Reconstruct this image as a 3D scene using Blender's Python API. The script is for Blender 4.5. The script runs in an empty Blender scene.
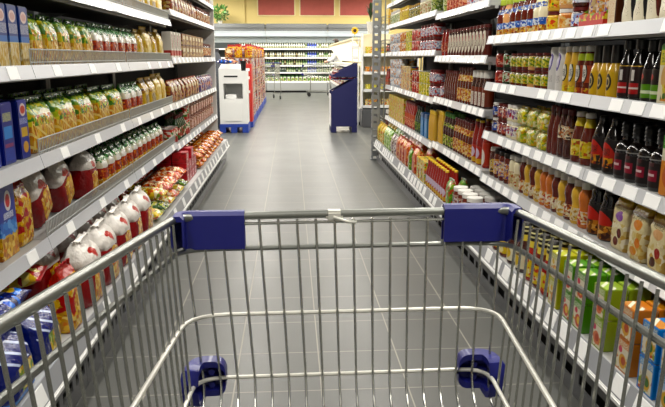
import bpy, bmesh, math, random
from mathutils import Vector, Matrix
random.seed(11)
PI = math.pi
S = bpy.context.scene
COL = S.collection

# ------------------------------------------------------------------ materials
def lin(h):
    if not isinstance(h, str): return (*h, 1.0) if len(h) == 3 else h
    h = h.lstrip('#'); o = []
    for i in (0, 2, 4):
        c = int(h[i:i+2], 16) / 255
        o.append(c / 12.92 if c <= .04045 else ((c + .055) / 1.055) ** 2.4)
    return (*o, 1.0)

def new_mat(name):
    m = bpy.data.materials.new(name); m.use_nodes = True
    nt = m.node_tree; nt.nodes.clear()
    out = nt.nodes.new('ShaderNodeOutputMaterial'); b = nt.nodes.new('ShaderNodeBsdfPrincipled')
    nt.links.new(b.outputs[0], out.inputs[0])
    return m, nt, b

_mc = {}
def mat(name, col, rough=.5, metal=0., coat=0., emit=None, noise=0., nscale=40.):
    if name in _mc: return _mc[name]
    m, nt, b = new_mat(name)
    b.inputs['Base Color'].default_value = lin(col)
    b.inputs['Roughness'].default_value = rough
    b.inputs['Metallic'].default_value = metal
    b.inputs['Coat Weight'].default_value = coat
    if emit:
        b.inputs['Emission Color'].default_value = lin(col); b.inputs['Emission Strength'].default_value = emit
    if noise:
        tc = nt.nodes.new('ShaderNodeTexCoord'); n = nt.nodes.new('ShaderNodeTexNoise'); n.inputs['Scale'].default_value = nscale
        nt.links.new(tc.outputs['Object'], n.inputs['Vector'])
        mx = nt.nodes.new('ShaderNodeMixRGB'); mx.blend_type = 'MIX'; mx.inputs[1].default_value = lin(col)
        c = lin(col); mx.inputs[2].default_value = (c[0]*(1-noise), c[1]*(1-noise), c[2]*(1-noise), 1)
        nt.links.new(n.outputs[0], mx.inputs[0]); nt.links.new(mx.outputs[0], b.inputs['Base Color'])
    _mc[name] = m
    return m

class NB:
    def __init__(s, nt): s.nt = nt
    def put(s, sock, v):
        if hasattr(v, 'is_linked') or hasattr(v, 'links'): s.nt.links.new(v, sock)
        else: sock.default_value = v
    def m(s, op, a, b=None, c=None):
        n = s.nt.nodes.new('ShaderNodeMath'); n.operation = op
        s.put(n.inputs[0], a)
        if b is not None: s.put(n.inputs[1], b)
        if c is not None: s.put(n.inputs[2], c)
        return n.outputs[0]
    def mix(s, f, a, b):
        n = s.nt.nodes.new('ShaderNodeMixRGB')
        s.put(n.inputs[0], f); s.put(n.inputs[1], a); s.put(n.inputs[2], b)
        return n.outputs[0]
    def vec(s, x, y, z):
        n = s.nt.nodes.new('ShaderNodeCombineXYZ')
        for i, v in enumerate((x, y, z)): s.put(n.inputs[i], v)
        return n.outputs[0]

def printed(name, w, h, base, layers, rough=.32, axes='xz', d=None):
    """printed packaging: x in -1..1 across the front, z in 0..1 up the pack"""
    if name in _mc: return _mc[name]
    m, nt, bs = new_mat(name); nb = NB(nt)
    tc = nt.nodes.new('ShaderNodeTexCoord'); sp = nt.nodes.new('ShaderNodeSeparateXYZ')
    nt.links.new(tc.outputs['Object'], sp.inputs[0])
    oi = nt.nodes.new('ShaderNodeObjectInfo')
    rnd = nb.m('MULTIPLY', oi.outputs['Random'], 37.)
    x = nb.m('MULTIPLY', sp.outputs[0], 2. / w)
    if axes == 'xz': z = nb.m('MULTIPLY', sp.outputs[2], 1. / h); oth = sp.outputs[1]
    else: z = nb.m('ADD', nb.m('MULTIPLY', sp.outputs[1], 1. / h), .5); oth = sp.outputs[2]
    col = lin(base)
    def rect(x0, x1, z0, z1):
        a = nb.m('MULTIPLY', nb.m('GREATER_THAN', z, z0), nb.m('LESS_THAN', z, z1))
        if x0 <= -1 and x1 >= 1: return a
        b_ = nb.m('MULTIPLY', nb.m('GREATER_THAN', x, x0), nb.m('LESS_THAN', x, x1))
        return nb.m('MULTIPLY', a, b_)
    for L in layers:
        k = L[0]
        if k == 'band': f = rect(-9, 9, L[1], L[2]); c = lin(L[3])
        elif k == 'rect': f = rect(*L[1:5]); c = lin(L[5])
        elif k == 'ell':
            dx = nb.m('DIVIDE', nb.m('SUBTRACT', x, L[1]), L[3]); dz = nb.m('DIVIDE', nb.m('SUBTRACT', z, L[2]), L[4])
            f = nb.m('LESS_THAN', nb.m('ADD', nb.m('MULTIPLY', dx, dx), nb.m('MULTIPLY', dz, dz)), 1.); c = lin(L[5])
        elif k == 'tri':   # triangle panel: base half width L[2] at z=L[1], apex at z=L[3]
            hw = nb.m('MULTIPLY', nb.m('DIVIDE', nb.m('SUBTRACT', L[3], z), L[3] - L[1]), L[2])
            f = nb.m('MULTIPLY', nb.m('LESS_THAN', nb.m('ABSOLUTE', x), hw), nb.m('GREATER_THAN', z, L[1])); c = lin(L[4])
        elif k == 'diag':  # slanting stripes in rect
            f = nb.m('MULTIPLY', rect(*L[1:5]), nb.m('GREATER_THAN', nb.m('SINE', nb.m('MULTIPLY', nb.m('ADD', x, nb.m('MULTIPLY', z, L[7])), L[6])), L[8] if len(L) > 8 else .2)); c = lin(L[5])
        elif k == 'vee':   # chevrons in rect
            f = nb.m('MULTIPLY', rect(*L[1:5]), nb.m('GREATER_THAN', nb.m('SINE', nb.m('MULTIPLY', nb.m('ADD', nb.m('ABSOLUTE', x), nb.m('MULTIPLY', z, L[7])), L[6])), .1)); c = lin(L[5])
        elif k in ('food', 'blot', 'strand'):
            # irregular pieces (food picture / see-through contents)
            cols = L[5]; sc = L[6]
            kx, kz = (1., 1.) if k != 'strand' else (1.5, .28)
            v = nb.vec(nb.m('ADD', nb.m('MULTIPLY', x, kx * w / 2 * sc), rnd), nb.m('MULTIPLY', oth, sc * .6), nb.m('MULTIPLY', nb.m('ADD', z, nb.m('MULTIPLY', x, .12 if k == 'strand' else 0.)), kz * h * sc))
            vn = nt.nodes.new('ShaderNodeTexVoronoi'); vn.inputs['Scale'].default_value = 1.; nt.links.new(v, vn.inputs['Vector'])
            sx = nt.nodes.new('ShaderNodeSeparateXYZ'); nt.links.new(vn.outputs['Color'], sx.inputs[0])
            rp = nt.nodes.new('ShaderNodeValToRGB'); rp.color_ramp.interpolation = 'CONSTANT'
            e = rp.color_ramp.elements
            while len(e) < len(cols): e.new(.5)
            for i, cc in enumerate(cols): e[i].position = i / len(cols); e[i].color = lin(cc)
            nt.links.new(sx.outputs[0], rp.inputs[0])
            f = rect(*L[1:5]); c = rp.outputs[0]
            if k == 'blot': f = nb.m('MULTIPLY', f, nb.m('GREATER_THAN', sx.outputs[1], L[7] if len(L) > 7 else .5))
        elif k == 'mark':   # loose printed strokes, too small to read
            v = nb.vec(nb.m('ADD', nb.m('MULTIPLY', x, L[6] * w * .9), rnd), 0., nb.m('MULTIPLY', z, L[6] * h * 1.7))
            n = nt.nodes.new('ShaderNodeTexNoise'); n.inputs['Scale'].default_value = 1.; n.inputs['Detail'].default_value = 1.; nt.links.new(v, n.inputs['Vector'])
            f = nb.m('MULTIPLY', rect(*L[1:5]), nb.m('GREATER_THAN', n.outputs[0], L[7] if len(L) > 7 else .52)); c = lin(L[5])
        col = nb.mix(f, col, c)
    hs = nt.nodes.new('ShaderNodeHueSaturation'); hs.inputs['Saturation'].default_value = 1.2; hs.inputs['Value'].default_value = .86
    nb.put(hs.inputs['Color'], col); nt.links.new(hs.outputs[0], bs.inputs['Base Color'])
    bs.inputs['Roughness'].default_value = rough
    if rough <= .305:      # crinkled film
        n = nt.nodes.new('ShaderNodeTexNoise'); n.inputs['Scale'].default_value = 38.; n.inputs['Detail'].default_value = 2.
        va = nt.nodes.new('ShaderNodeVectorMath'); va.operation = 'ADD'; nt.links.new(tc.outputs['Object'], va.inputs[0]); nt.links.new(rnd, va.inputs[1]); nt.links.new(va.outputs[0], n.inputs['Vector'])
        bp = nt.nodes.new('ShaderNodeBump'); bp.inputs['Strength'].default_value = .55; bp.inputs['Distance'].default_value = .012
        nt.links.new(n.outputs[0], bp.inputs['Height']); nt.links.new(bp.outputs[0], bs.inputs['Normal'])
    _mc[name] = m
    return m

# ------------------------------------------------------------------ mesh helpers
def box(bm, x0, x1, y0, y1, z0, z1):
    v = [bm.verts.new(p) for p in ((x0,y0,z0),(x1,y0,z0),(x1,y1,z0),(x0,y1,z0),(x0,y0,z1),(x1,y0,z1),(x1,y1,z1),(x0,y1,z1))]
    for f in ((0,3,2,1),(4,5,6,7),(0,1,5,4),(1,2,6,5),(2,3,7,6),(3,0,4,7)): bm.faces.new([v[i] for i in f])
    return v

def bbox(bm, x0, x1, y0, y1, z0, z1, bev=.004, seg=2):
    t = bmesh.new(); box(t, min(x0,x1), max(x0,x1), min(y0,y1), max(y0,y1), min(z0,z1), max(z0,z1))
    bmesh.ops.bevel(t, geom=t.edges[:], offset=bev, segments=seg, affect='EDGES', clamp_overlap=True)
    merge(bm, t)

def merge(bm, t):
    me = bpy.data.meshes.new('tmp'); t.to_mesh(me); t.free(); bm.from_mesh(me); bpy.data.meshes.remove(me)

def loft(bm, loops, close0=True, close1=True, cyclic=True):
    rows = [[bm.verts.new(p) for p in L] for L in loops]
    for a, b in zip(rows, rows[1:]):
        n = len(a)
        for i in range(n if cyclic else n - 1):
            j = (i + 1) % n
            bm.faces.new((a[i], a[j], b[j], b[i]))
    if close0: bm.faces.new(rows[0][::-1])
    if close1: bm.faces.new(rows[-1])
    return rows

def lathe(bm, prof, segs=16, sy=1., cap0=True, cap1=True):
    loft(bm, [[(r * math.cos(2*PI*i/segs), r * sy * math.sin(2*PI*i/segs), z) for i in range(segs)] for r, z in prof], cap0, cap1)

def tube(bm, pts, r, segs=8, closed=False):
    pts = [Vector(p) for p in pts]; n = len(pts)
    T = []
    for i in range(n):
        if closed: a, b = pts[i-1], pts[(i+1) % n]
        else: a, b = pts[max(i-1, 0)], pts[min(i+1, n-1)]
        T.append((b - a).normalized())
    ref = Vector((0,0,1)) if abs(T[0].z) < .9 else Vector((1,0,0))
    N = (ref - T[0] * ref.dot(T[0])).normalized(); loops = []
    for i in range(n):
        N = (N - T[i] * N.dot(T[i])).normalized(); B = T[i].cross(N)
        loops.append([pts[i] + (N * math.cos(2*PI*k/segs) + B * math.sin(2*PI*k/segs)) * r for k in range(segs)])
    if closed: loops.append(loops[0])
    loft(bm, loops, not closed, not closed)

def fillet(pts, rad, n=5):
    """round the corners of a polyline"""
    pts = [Vector(p) for p in pts]; out = [pts[0]]
    for a, b, c in zip(pts, pts[1:], pts[2:]):
        u = (a - b); v = (c - b); r = min(rad, u.length * .48, v.length * .48)
        p, q = b + u.normalized() * r, b + v.normalized() * r
        for k in range(n + 1):
            t = k / n; out.append(p.lerp(b, t).lerp(b.lerp(q, t), t))
    out.append(pts[-1]); return out

def mesh(name, bm, m, smooth=True, ang=38):
    bmesh.ops.recalc_face_normals(bm, faces=bm.faces[:])
    me = bpy.data.meshes.new(name); bm.to_mesh(me); bm.free()
    for x in (m if isinstance(m, (list, tuple)) else [m]): me.materials.append(x)
    if smooth:
        me.polygons.foreach_set('use_smooth', [True] * len(me.polygons)); me.set_sharp_from_angle(angle=math.radians(ang))
    return me

def link(name, me, parent=None, loc=None, rot=None):
    o = bpy.data.objects.new(name, me); COL.objects.link(o)
    if parent: o.parent = parent
    if loc: o.location = loc
    if rot: o.rotation_euler = rot
    return o

def obj(name, bm, m, parent=None, smooth=True, ang=38):
    return link(name, mesh(name, bm, m, smooth, ang), parent)

def tag(o, label=None, cat=None, group=None, kind=None):
    for k, v in (('label', label), ('category', cat), ('group', group), ('kind', kind)):
        if v: o[k] = v
    return o

def empty(name, loc, rz=0., label=None, cat=None, group=None):
    o = bpy.data.objects.new(name, None); COL.objects.link(o); o.empty_display_size = .05
    o.location = loc; o.rotation_euler = (0, 0, rz)
    return tag(o, label, cat, group)

def struct(name, bm, m, smooth=False):
    return tag(obj(name, bm, m, None, smooth), kind='structure')

# ------------------------------------------------------------------ packaging shapes -> dict(name, cat, parts, w, d, h)
def pack(name, cat, w, d, h, parts):
    lo = min(v.co.z for _, me in parts for v in me.vertices)     # rest on the shelf
    if abs(lo) > 1e-5:
        for _, me in parts: me.transform(Matrix.Translation((0, 0, -lo)))
    return dict(name=name, cat=cat, w=w, d=d, h=h, parts=parts)

def carton(name, cat, w, d, h, m, flap=None, bev=.003):
    bm = bmesh.new(); bbox(bm, -w/2, w/2, -d/2, d/2, 0, h, bev)
    bf = bmesh.new(); bbox(bf, -w/2+.004, w/2-.004, -d/2+.003, d*.06, h-.0005, h+.0014, .0006, 1)
    return pack(name, cat, w, d, h + .002, [('carton', mesh('carton', bm, m)), ('top_flap', mesh('top_flap', bf, flap or m))])

def gusset(name, cat, w, d, h, m, seal=None, top=.94, belly=1., seed=0, clip=None):
    rr = random.Random(seed); n = 20; T = [0, .02, .08, .2, .35, .5, .62, .72, .8, .86, top - .03, top, 1.]
    loops = []
    for t in T:
        if t < .02: hw, hd = .90, .80
        elif t < .05: hw, hd = .97, .95
        elif t <= .5: hw, hd = 1., 1. + .05 * belly * math.sin(PI * t / .5)
        elif t < top: k = (t - .5) / (top - .5); hw, hd = 1. - .03 * k, 1. - .93 * k ** 2.6
        else: hw, hd = .955, .045
        L = []
        for i in range(n):
            a = 2*PI*i/n + .1; c, s_ = math.cos(a), math.sin(a); e = .42
            x = math.copysign(abs(c) ** e, c); y = math.copysign(abs(s_) ** e, s_)
            j = .004 * rr.uniform(-1, 1) * (t > .05)
            L.append((x * hw * w/2 + j, y * hd * d/2 + j * (1.4 if t > .5 else .6), t * h))
        loops.append(L)
    bm = bmesh.new(); loft(bm, loops)
    bs = bmesh.new(); N = 9
    loft(bs, [[(w/2*.955*(2*i/(N-1)-1), .0035 * (1 if i % 2 else -1) + .0015, z) for i in range(N)] + [(w/2*.955*(1-2*i/(N-1)), .0035 * (1 if (N-1-i) % 2 else -1) - .0015, z) for i in range(N)] for z in (h*.975, h*1.0, h*1.02)])
    return pack(name, cat, w, d, h * 1.02, [('bag', mesh('bag', bm, m, ang=60)), ('top_seal', mesh('top_seal', bs, seal or m))])

def knotted(name, cat, w, d, h, m, mtop, seed=0):
    """soft bag gathered to a ruffled white top"""
    rr = random.Random(seed); n = 20
    P = [(0,.86,.8),(.02,.95,.94),(.1,1,1.05),(.3,1.02,1.1),(.5,1.,1.06),(.6,.98,.98)]
    Q = [(.6,.98,.98),(.68,.99,.94),(.76,.96,.82),(.83,.9,.62),(.88,.8,.42),(.92,.66,.27),(.945,.58,.2),(.97,.66,.2),(1.,.74,.15)]
    def L(t, a, b, wob):
        r = []
        for i in range(n):
            u = 2*PI*i/n; c, s_ = math.cos(u), math.sin(u); e = .62
            j = wob * rr.uniform(-1, 1)
            r.append((math.copysign(abs(c)**e, c)*a*w/2 + j, math.copysign(abs(s_)**e, s_)*b*d/2 + j, t*h + j*.5))
        return r
    base = L(.6, .98, .98, .003)
    b1 = bmesh.new(); loft(b1, [L(t,a,b,.003) for t,a,b in P[:-1]] + [base])
    b2 = bmesh.new(); loft(b2, [base] + [L(t,a,b,(.009 if t < .93 else .006) if t > .65 else .003) for t,a,b in Q[1:]])
    return pack(name, cat, w, d, h, [('bag', mesh('bag', b1, m, ang=70)), ('gathered_top', mesh('gathered_top', b2, mtop, ang=70))])

def pillow(name, cat, w, d, h, m, seal=None, seed=0):
    """soft bag lying flat, long axis local x"""
    rr = random.Random(seed); n = 18; loops = []
    for k in range(13):
        s = -1 + 2*k/12; t = max(.05, (1 - abs(s) ** 3.2)) ** .6; L = []
        for i in range(n):
            a = 2*PI*i/n; j = rr.uniform(-1, 1) * .005
            c, q = math.cos(a), math.sin(a)
            L.append((s * w/2 * .93 + j*.5, math.copysign(abs(c) ** .8, c) * d/2 * (.9 + .1*(1-t)) , h/2 + math.copysign(abs(q) ** .9, q) * h/2 * t + j))
        loops.append(L)
    bm = bmesh.new(); loft(bm, loops)
    parts = [('bag', mesh('bag', bm, m, ang=70))]
    for sg in (-1, 1):
        bs = bmesh.new(); bbox(bs, sg*w/2*.90, sg*w/2, -d/2*.97, d/2*.97, h/2-.003, h/2+.003, .001, 1)
        parts.append(('end_seal', mesh('end_seal', bs, seal or m)))
    return pack(name, cat, w, d, h, parts)

def rad_at(prof, z):
    for (r0, z0), (r1, z1) in zip(prof, prof[1:]):
        if z0 <= z <= z1 and z1 > z0: return r0 + (r1 - r0) * (z - z0) / (z1 - z0)
    return prof[-1][0]

def bottle(name, cat, prof, bm_mat, cap=None, labels=(), segs=16, sy=1., bodypart='bottle', cappart='cap'):
    bm = bmesh.new(); lathe(bm, prof, segs, sy)
    parts = [(bodypart, mesh(bodypart, bm, bm_mat))]
    R = max(r for r, z in prof); top = prof[-1][1]
    if cap:
        cp, cm = cap; b = bmesh.new(); lathe(b, cp, segs, sy if cappart != 'lid' else 1.); parts.append((cappart, mesh(cappart, b, cm, ang=30))); top = max(top, cp[-1][1]); R = max(R, max(r for r, z in cp))
    for L in labels:
        z0, z1, lm = L[:3]; nm = L[3] if len(L) > 3 else 'label'
        zs = [z0 + (z1 - z0) * k / 5 for k in range(6)]
        b = bmesh.new(); e = .0009 if nm == 'label' else .0012
        lathe(b, [(rad_at(prof, z) + e, z) for z in zs], segs, sy, True, True)
        parts.append((nm, mesh(nm, b, lm)))
    return pack(name, cat, 2*R, 2*R*sy, top, parts)

def jar(name, r, h, content, lid, label=None, lz=(.18, .72), lidh=.17, fat=1.):
    prof = [(r*.86, 0), (r*.97, h*.03), (r, h*.1), (r*fat, h*.4), (r, h*.7), (r*.93, h*.79), (r*.8, h*.84)]
    cp = [(r*.9, h*(1-lidh)), (r*.93, h*(1-lidh)+.001), (r*.93, h*.985), (r*.88, h), (r*.3, h*1.002)]
    return bottle(name, 'jar', prof, content, (cp, lid), [(h*lz[0], h*lz[1], label)] if label else [], 16, bodypart='glass', cappart='lid')

def sauce(name, r, h, liquid, cap, labels=(), neck=.36, sh=.62, caph=.14, capr=None, sy=1., cat='bottle'):
    nr = r * neck; ch = h * caph
    prof = [(r*.86, 0), (r*.98, h*.02), (r, h*.06), (r, h*sh*.8), (r*.96, h*sh*.92), (r*.78, h*(sh+.06)), (nr*1.25, h*(sh+.17)), (nr, h*(sh+.23)), (nr, h-ch*.5)]
    cr = capr or nr * 1.2
    cp = [(cr, h-ch), (cr*1.02, h-ch*.9), (cr*.96, h*.985), (cr*.8, h), (cr*.2, h*1.001)]
    return bottle(name, cat, prof, liquid, (cp, cap), [(h*a, h*b, *rest) for a, b, *rest in labels], 16, sy)

def can(name, r, h, m, rim):
    prof = [(r*.95, 0), (r, h*.03), (r, h*.96), (r*.96, h*.985)]
    b = bmesh.new(); lathe(b, prof, 18); c = bmesh.new(); lathe(c, [(r*1.0, h*.965), (r*1.02, h*.975), (r*1.02, h*.995), (r*.95, h), (r*.93, h*.985), (r*.3, h*.985)], 18)
    return pack(name, 'can', 2*r, 2*r, h, [('can_body', mesh('can_body', b, m)), ('can_lid', mesh('can_lid', c, rim))])

ORD = ['first', 'second', 'third', 'fourth', 'fifth', 'sixth', 'seventh', 'eighth', 'ninth', 'tenth', 'eleventh', 'twelfth', 'thirteenth', 'fourteenth', 'fifteenth', 'sixteenth', 'seventeenth', 'eighteenth', 'nineteenth', 'twentieth'] + ['twenty-' + q for q in ('first', 'second', 'third', 'fourth', 'fifth', 'sixth', 'seventh', 'eighth', 'ninth')]

def put(P, loc, rz=0., label=None, group=None, tilt=0., roll=0., big=True):
    """one more of a pack: an Empty carrying copies of its parts"""
    r = empty(P['name'], loc, rz, label, P['cat'], group)
    if tilt or roll: r.rotation_euler = (tilt, roll, rz)
    for nm, me in P['parts']: link(nm, me, r)
    return r
# ------------------------------------------------------------------ plain materials
M = dict(
    white=mat('white_paint', '#e9e9e6', .4), cream=mat('cream_paint', '#efe6c4', .5), lip=mat('price_rail_plastic', '#b9bbc0', .35, coat=.2),
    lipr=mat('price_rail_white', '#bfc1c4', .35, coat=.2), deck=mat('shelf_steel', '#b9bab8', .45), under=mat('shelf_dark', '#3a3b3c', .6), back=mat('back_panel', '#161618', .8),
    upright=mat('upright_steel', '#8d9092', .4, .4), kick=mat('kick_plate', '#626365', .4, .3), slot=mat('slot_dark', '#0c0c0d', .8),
    tagw=mat('price_ticket', '#f4f4f2', .5), tagg=mat('price_ticket_grey', '#b4b6ba', .45), chrome=mat('chrome_wire', '#b9bab4', .25, .85), rimm=mat('zinc_tube', '#8f918b', .3, .75),
    blue=mat('cart_blue_plastic', '#181c74', .42, coat=.1), guard=mat('guard_wire', '#b4b8b6', .45), cream2=mat('fridge_cream', '#efe2bd', .5), navy=mat('navy_board', '#11144e', .5), pallet=mat('pallet_blue', '#1f3f9e', .5), black=mat('black_plastic', '#0e0e10', .35),
    lidw=mat('lid_white', '#e6e3dc', .4), lidr=mat('lid_dark_red', '#5e1412', .35), lidk=mat('lid_black', '#171310', .35), lidg=mat('lid_gold', '#b8912f', .3, .5), lidgr=mat('lid_green', '#3f7d2b', .4),
    capy=mat('cap_yellow', '#e8c21e', .4), capg=mat('cap_lime', '#b5c93a', .4), caps=mat('cap_silver', '#c9c9c6', .3, .6),
    bbq=mat('sauce_dark_brown', '#3d120a', .12, coat=.6), ket=mat('sauce_red', '#8e140c', .18, coat=.5), soy=mat('sauce_black', '#100a09', .1, coat=.6), redbr=mat('sauce_red_brown', '#5f1c0f', .12, coat=.6),
    amber=mat('sauce_amber', '#a04d16', .15, coat=.5), yel=mat('sauce_yellow', '#d7a930', .2, coat=.4), mayo=mat('sauce_cream', '#e7dcb7', .25, coat=.3), peach=mat('sauce_peach', '#d99a5e', .2, coat=.4),
    oran=mat('sauce_orange', '#c86a22', .18, coat=.4), green=mat('glass_green', '#1e3d1a', .12, coat=.5), sealw=mat('bag_seal_clear', '#cfd3c9', .3), sealg=mat('bag_seal_green', '#2f6426', .35), sealr=mat('bag_seal_red', '#a5161b', .35), sealy=mat('bag_seal_yellow', '#dcb53c', .35),
    grey=mat('dark_grey_cloth', '#4b4f55', .8), redp=mat('display_red', '#c4281d', .4), skin=mat('skin', '#c79478', .6), leaf=mat('leaf_green', '#4c7c30', .5, noise=.4), leafd=mat('leaf_dark', '#33491f', .5, noise=.4), pot=mat('pot_white', '#dcd8cc', .5), petal=mat('petal_yellow', '#f0c21a', .5), seed=mat('flower_centre', '#3a2110', .8),
)
PASTA = ['#e9bd59', '#c98f2f', '#f1d488', '#b06a22', '#dba640', '#d2782f']
RUST = ['#b23a1e', '#8c2415', '#d05a2c', '#7a1c12', '#e08a4a']
VEG = ['#d9c23a', '#3d6a26', '#c23a22', '#e9e0b4', '#6f9a35', '#d98a2b']
FR = ['#e2b53a', '#c23a25', '#f0dfb0', '#6c8c33', '#a85a24']

K = {}
# ---- left wall
m_ = printed('print_blue_pasta_box', .078, .2, '#31468f', [('band', .0, .42, '#e4d4a4'), ('strand', -1, 1, 0, .40, ['#ead9a2', '#d9b765', '#f3ead0', '#cda455'], 240), ('rect', -.95, .95, .42, .52, '#5d86c8'), ('ell', 0, .84, .66, .1, '#ecd6d2'), ('ell', 0, .84, .5, .06, '#dcb3ae'), ('mark', -.9, .9, .56, .72, '#d9dbe6', 260), ('rect', .88, 1.2, -1, 2, '#22306f')])
K['bluebox'] = carton('pasta_box', 'pasta box', .078, .06, .205, m_)
m_ = printed('print_navy_pasta_box', .08, .2, '#20309c', [('ell', .05, .84, .62, .11, '#e8dad4'), ('ell', .05, .84, .5, .07, '#d0564c'), ('mark', -.8, .8, .6, .7, '#c3cbea', 240, .5), ('rect', -.6, .7, .38, .54, '#d9b24a'), ('ell', .1, .2, .55, .1, '#e2b26a'), ('rect', -1.2, -.85, -1, 2, '#18246f')])
K['navybox'] = carton('pasta_box', 'pasta box', .08, .07, .2, m_)
m_ = printed('print_navy_pasta_back', .09, .2, '#1d2a8c', [('rect', -.7, .7, .42, .62, '#5f9ae0'), ('mark', -.7, .7, .7, .84, '#cfd28a', 240, .5), ('rect', -.7, .7, .28, .34, '#8d4a72'), ('mark', -.75, .75, .06, .26, '#4f68c4', 300, .5)])
K['navyboxback'] = carton('pasta_box', 'pasta box', .09, .07, .2, m_)
m_ = printed('print_navy_logo_box', .12, .26, '#1b2c9a', [('ell', .15, .72, .4, .13, '#e9e4e4'), ('ell', .15, .72, .28, .085, '#d2222a'), ('mark', -.5, .7, .5, .58, '#e3e6f2', 200, .47), ('band', 0, .3, '#d9b24c'), ('food', -1, 1, 0, .27, PASTA, 70), ('rect', -1, 1, .3, .46, '#5b8fd8'), ('blot', -1, 1, .28, .48, ['#86b3ea', '#3f6fc8'], 60)])
K['logobox'] = carton('pasta_box', 'pasta box', .13, .08, .25, m_)
def green_print(nm, w, h, seed):
    return printed(nm, w, h, '#d9a545', [('strand', -1.2, 1.2, .0, .62, PASTA, 130), ('diag', -1.2, 1.2, 0, .55, '#f0d68c', 9., 3., .75), ('band', .7, 1.1, '#7f9c2a'), ('blot', -1.2, 1.2, .5, .98, ['#3f7a1e', '#a9ba30', '#d3c848', '#4a8426'], 60, .35), ('ell', .25, .72, .42, .07, '#e6dfb8'), ('blot', -.5, .6, .5, .7, ['#c4552e', '#e0b04a'], 80, .6), ('band', .9, 1.1, '#2c5f24'), ('blot', -1, 1, .88, 1.03, ['#1f4a1a', '#7fa83a'], 80, .5)], .26)
K['greenbag'] = gusset('pasta_bag', 'pasta bag', .128, .075, .19, green_print('print_green_pasta', .128, .19, 0), M['sealg'], seed=1)
K['greenbagbig'] = gusset('pasta_bag', 'pasta bag', .245, .11, .198, green_print('print_green_pasta_big', .245, .198, 1), M['sealg'], seed=2)
def redlabel(nm, w, h):
    return printed(nm, w, h, '#ded6bd', [('food', -1.2, 1.2, 0, .4, ['#e2c06a', '#cf9a3e', '#f0dfa6', '#b97a35'], 110), ('band', .3, .58, '#a83521'), ('blot', -1, 1, .3, .58, RUST, 90, .45), ('rect', -.8, .8, .58, .74, '#e4e0d8'), ('band', .78, 1.1, '#3b7a3d'), ('blot', -1.2, 1.2, .72, 1.02, ['#1f4a20', '#4f8a44', '#2c5f2e', '#b9cfae'], 80, .4)], .26)
K['redlabelbag'] = gusset('pasta_bag', 'pasta bag', .14, .085, .195, redlabel('print_red_label', .14, .195), M['sealg'], seed=3)
K['redlabelsmall'] = gusset('pasta_bag', 'pasta bag', .115, .08, .185, redlabel('print_red_label_small', .115, .185), M['sealg'], seed=4)
m_ = printed('print_yellow_strip', .15, .2, '#dcb552', [('strand', -1.2, 1.2, 0, 1, ['#e4c268', '#cfa043', '#ecd68f'], 120), ('rect', -.5, .5, .12, .8, '#e9dcae'), ('diag', -.5, .5, .12, .78, '#b0623a', 16., 0., .1), ('blot', -1, 1, .78, 1, ['#c9a33d', '#8a6a2a', '#efe2b0'], 90, .4)], .26)
K['yellowbag'] = gusset('pasta_bag', 'pasta bag', .15, .085, .2, m_, M['sealy'], seed=5)
m_ = printed('print_yellow_block', .16, .22, '#e0bd56', [('strand', -1.2, 1.2, 0, 1, ['#e6c768', '#d4a848', '#efdb92'], 90), ('rect', -.4, .4, .1, .4, '#ead9a0')], .28)
K['yellowblock'] = gusset('pasta_bag', 'pasta bag', .17, .09, .225, m_, M['sealy'], seed=6)
m_ = printed('print_yellow_brown', .15, .2, '#d8b456', [('rect', -.6, .6, .1, .55, '#54331f'), ('diag', -.6, .6, .1, .55, '#e6d2a2', 12., 0., .5), ('blot', -1.2, 1.2, .6, 1, ['#e9e2c6', '#b7863a', '#6a3a2a'], 80, .4)], .28)
K['brownstripbag'] = gusset('pasta_bag', 'pasta bag', .16, .085, .21, m_, M['sealy'], seed=7)
m_ = printed('print_top_mixed', .13, .2, '#d9c79a', [('strand', -1.2, 1.2, 0, .8, ['#d7b06c', '#a9573a', '#e8dcc0', '#c98f52'], 130), ('rect', -.6, .6, .3, .62, '#c2574a'), ('blot', -1, 1, .1, .9, ['#e9e2d2', '#8a4a38', '#d3a24a'], 90, .55)], .28)
K['topbag'] = gusset('noodle_bag', 'noodle bag', .13, .08, .2, m_, M['sealw'], seed=8)
m_ = printed('print_red_yellow_bag', .19, .27, '#8d1216', [('ell', .05, .3, .62, .3, '#d9ab3c'), ('food', -.55, .65, .03, .56, PASTA, 75), ('rect', -1.2, -.55, -1, .7, '#8d1216'), ('rect', .66, 1.2, -1, .7, '#8d1216'), ('mark', -.8, .8, .6, .66, '#e6cfc8', 160, .55)], .25)
mt_ = printed('print_white_top', .19, .27, '#e6e1da', [('ell', -.1, .8, .34, .035, '#c22a22'), ('ell', .12, .76, .24, .05, '#c22a22'), ('rect', .06, .3, .68, .76, '#c22a22'), ('mark', -.5, .5, .62, .68, '#b9b4ac', 160, .55)], .3)
K['whitetop'] = knotted('pasta_bag', 'pasta bag', .215, .13, .265, m_, mt_, 1)
ms_ = printed('print_red_yellow_small', .165, .205, '#8d1216', [('ell', .05, .3, .62, .3, '#d9ab3c'), ('food', -.55, .65, .03, .56, PASTA, 75), ('rect', -1.2, -.55, -1, .7, '#8d1216'), ('rect', .66, 1.2, -1, .7, '#8d1216')], .25)
mts_ = printed('print_white_top_small', .165, .205, '#e6e1da', [('ell', 0, .76, .3, .07, '#c22a22'), ('rect', -.1, .3, .68, .74, '#c22a22')], .3)
K['whitetopsmall'] = knotted('pasta_bag', 'pasta bag', .165, .1, .215, ms_, mts_, 2)
K['whitetopmid'] = knotted('pasta_bag', 'pasta bag', .18, .11, .225, ms_, mts_, 3)
m_ = printed('print_yellow_red_bag', .13, .25, '#d9a238', [('food', -1, 1, .0, .7, PASTA, 80), ('blot', -1, 1, .2, .9, ['#b01d18', '#e3b03c'], 40, .6), ('band', .8, 1.1, '#a5261c')], .26)
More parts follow.
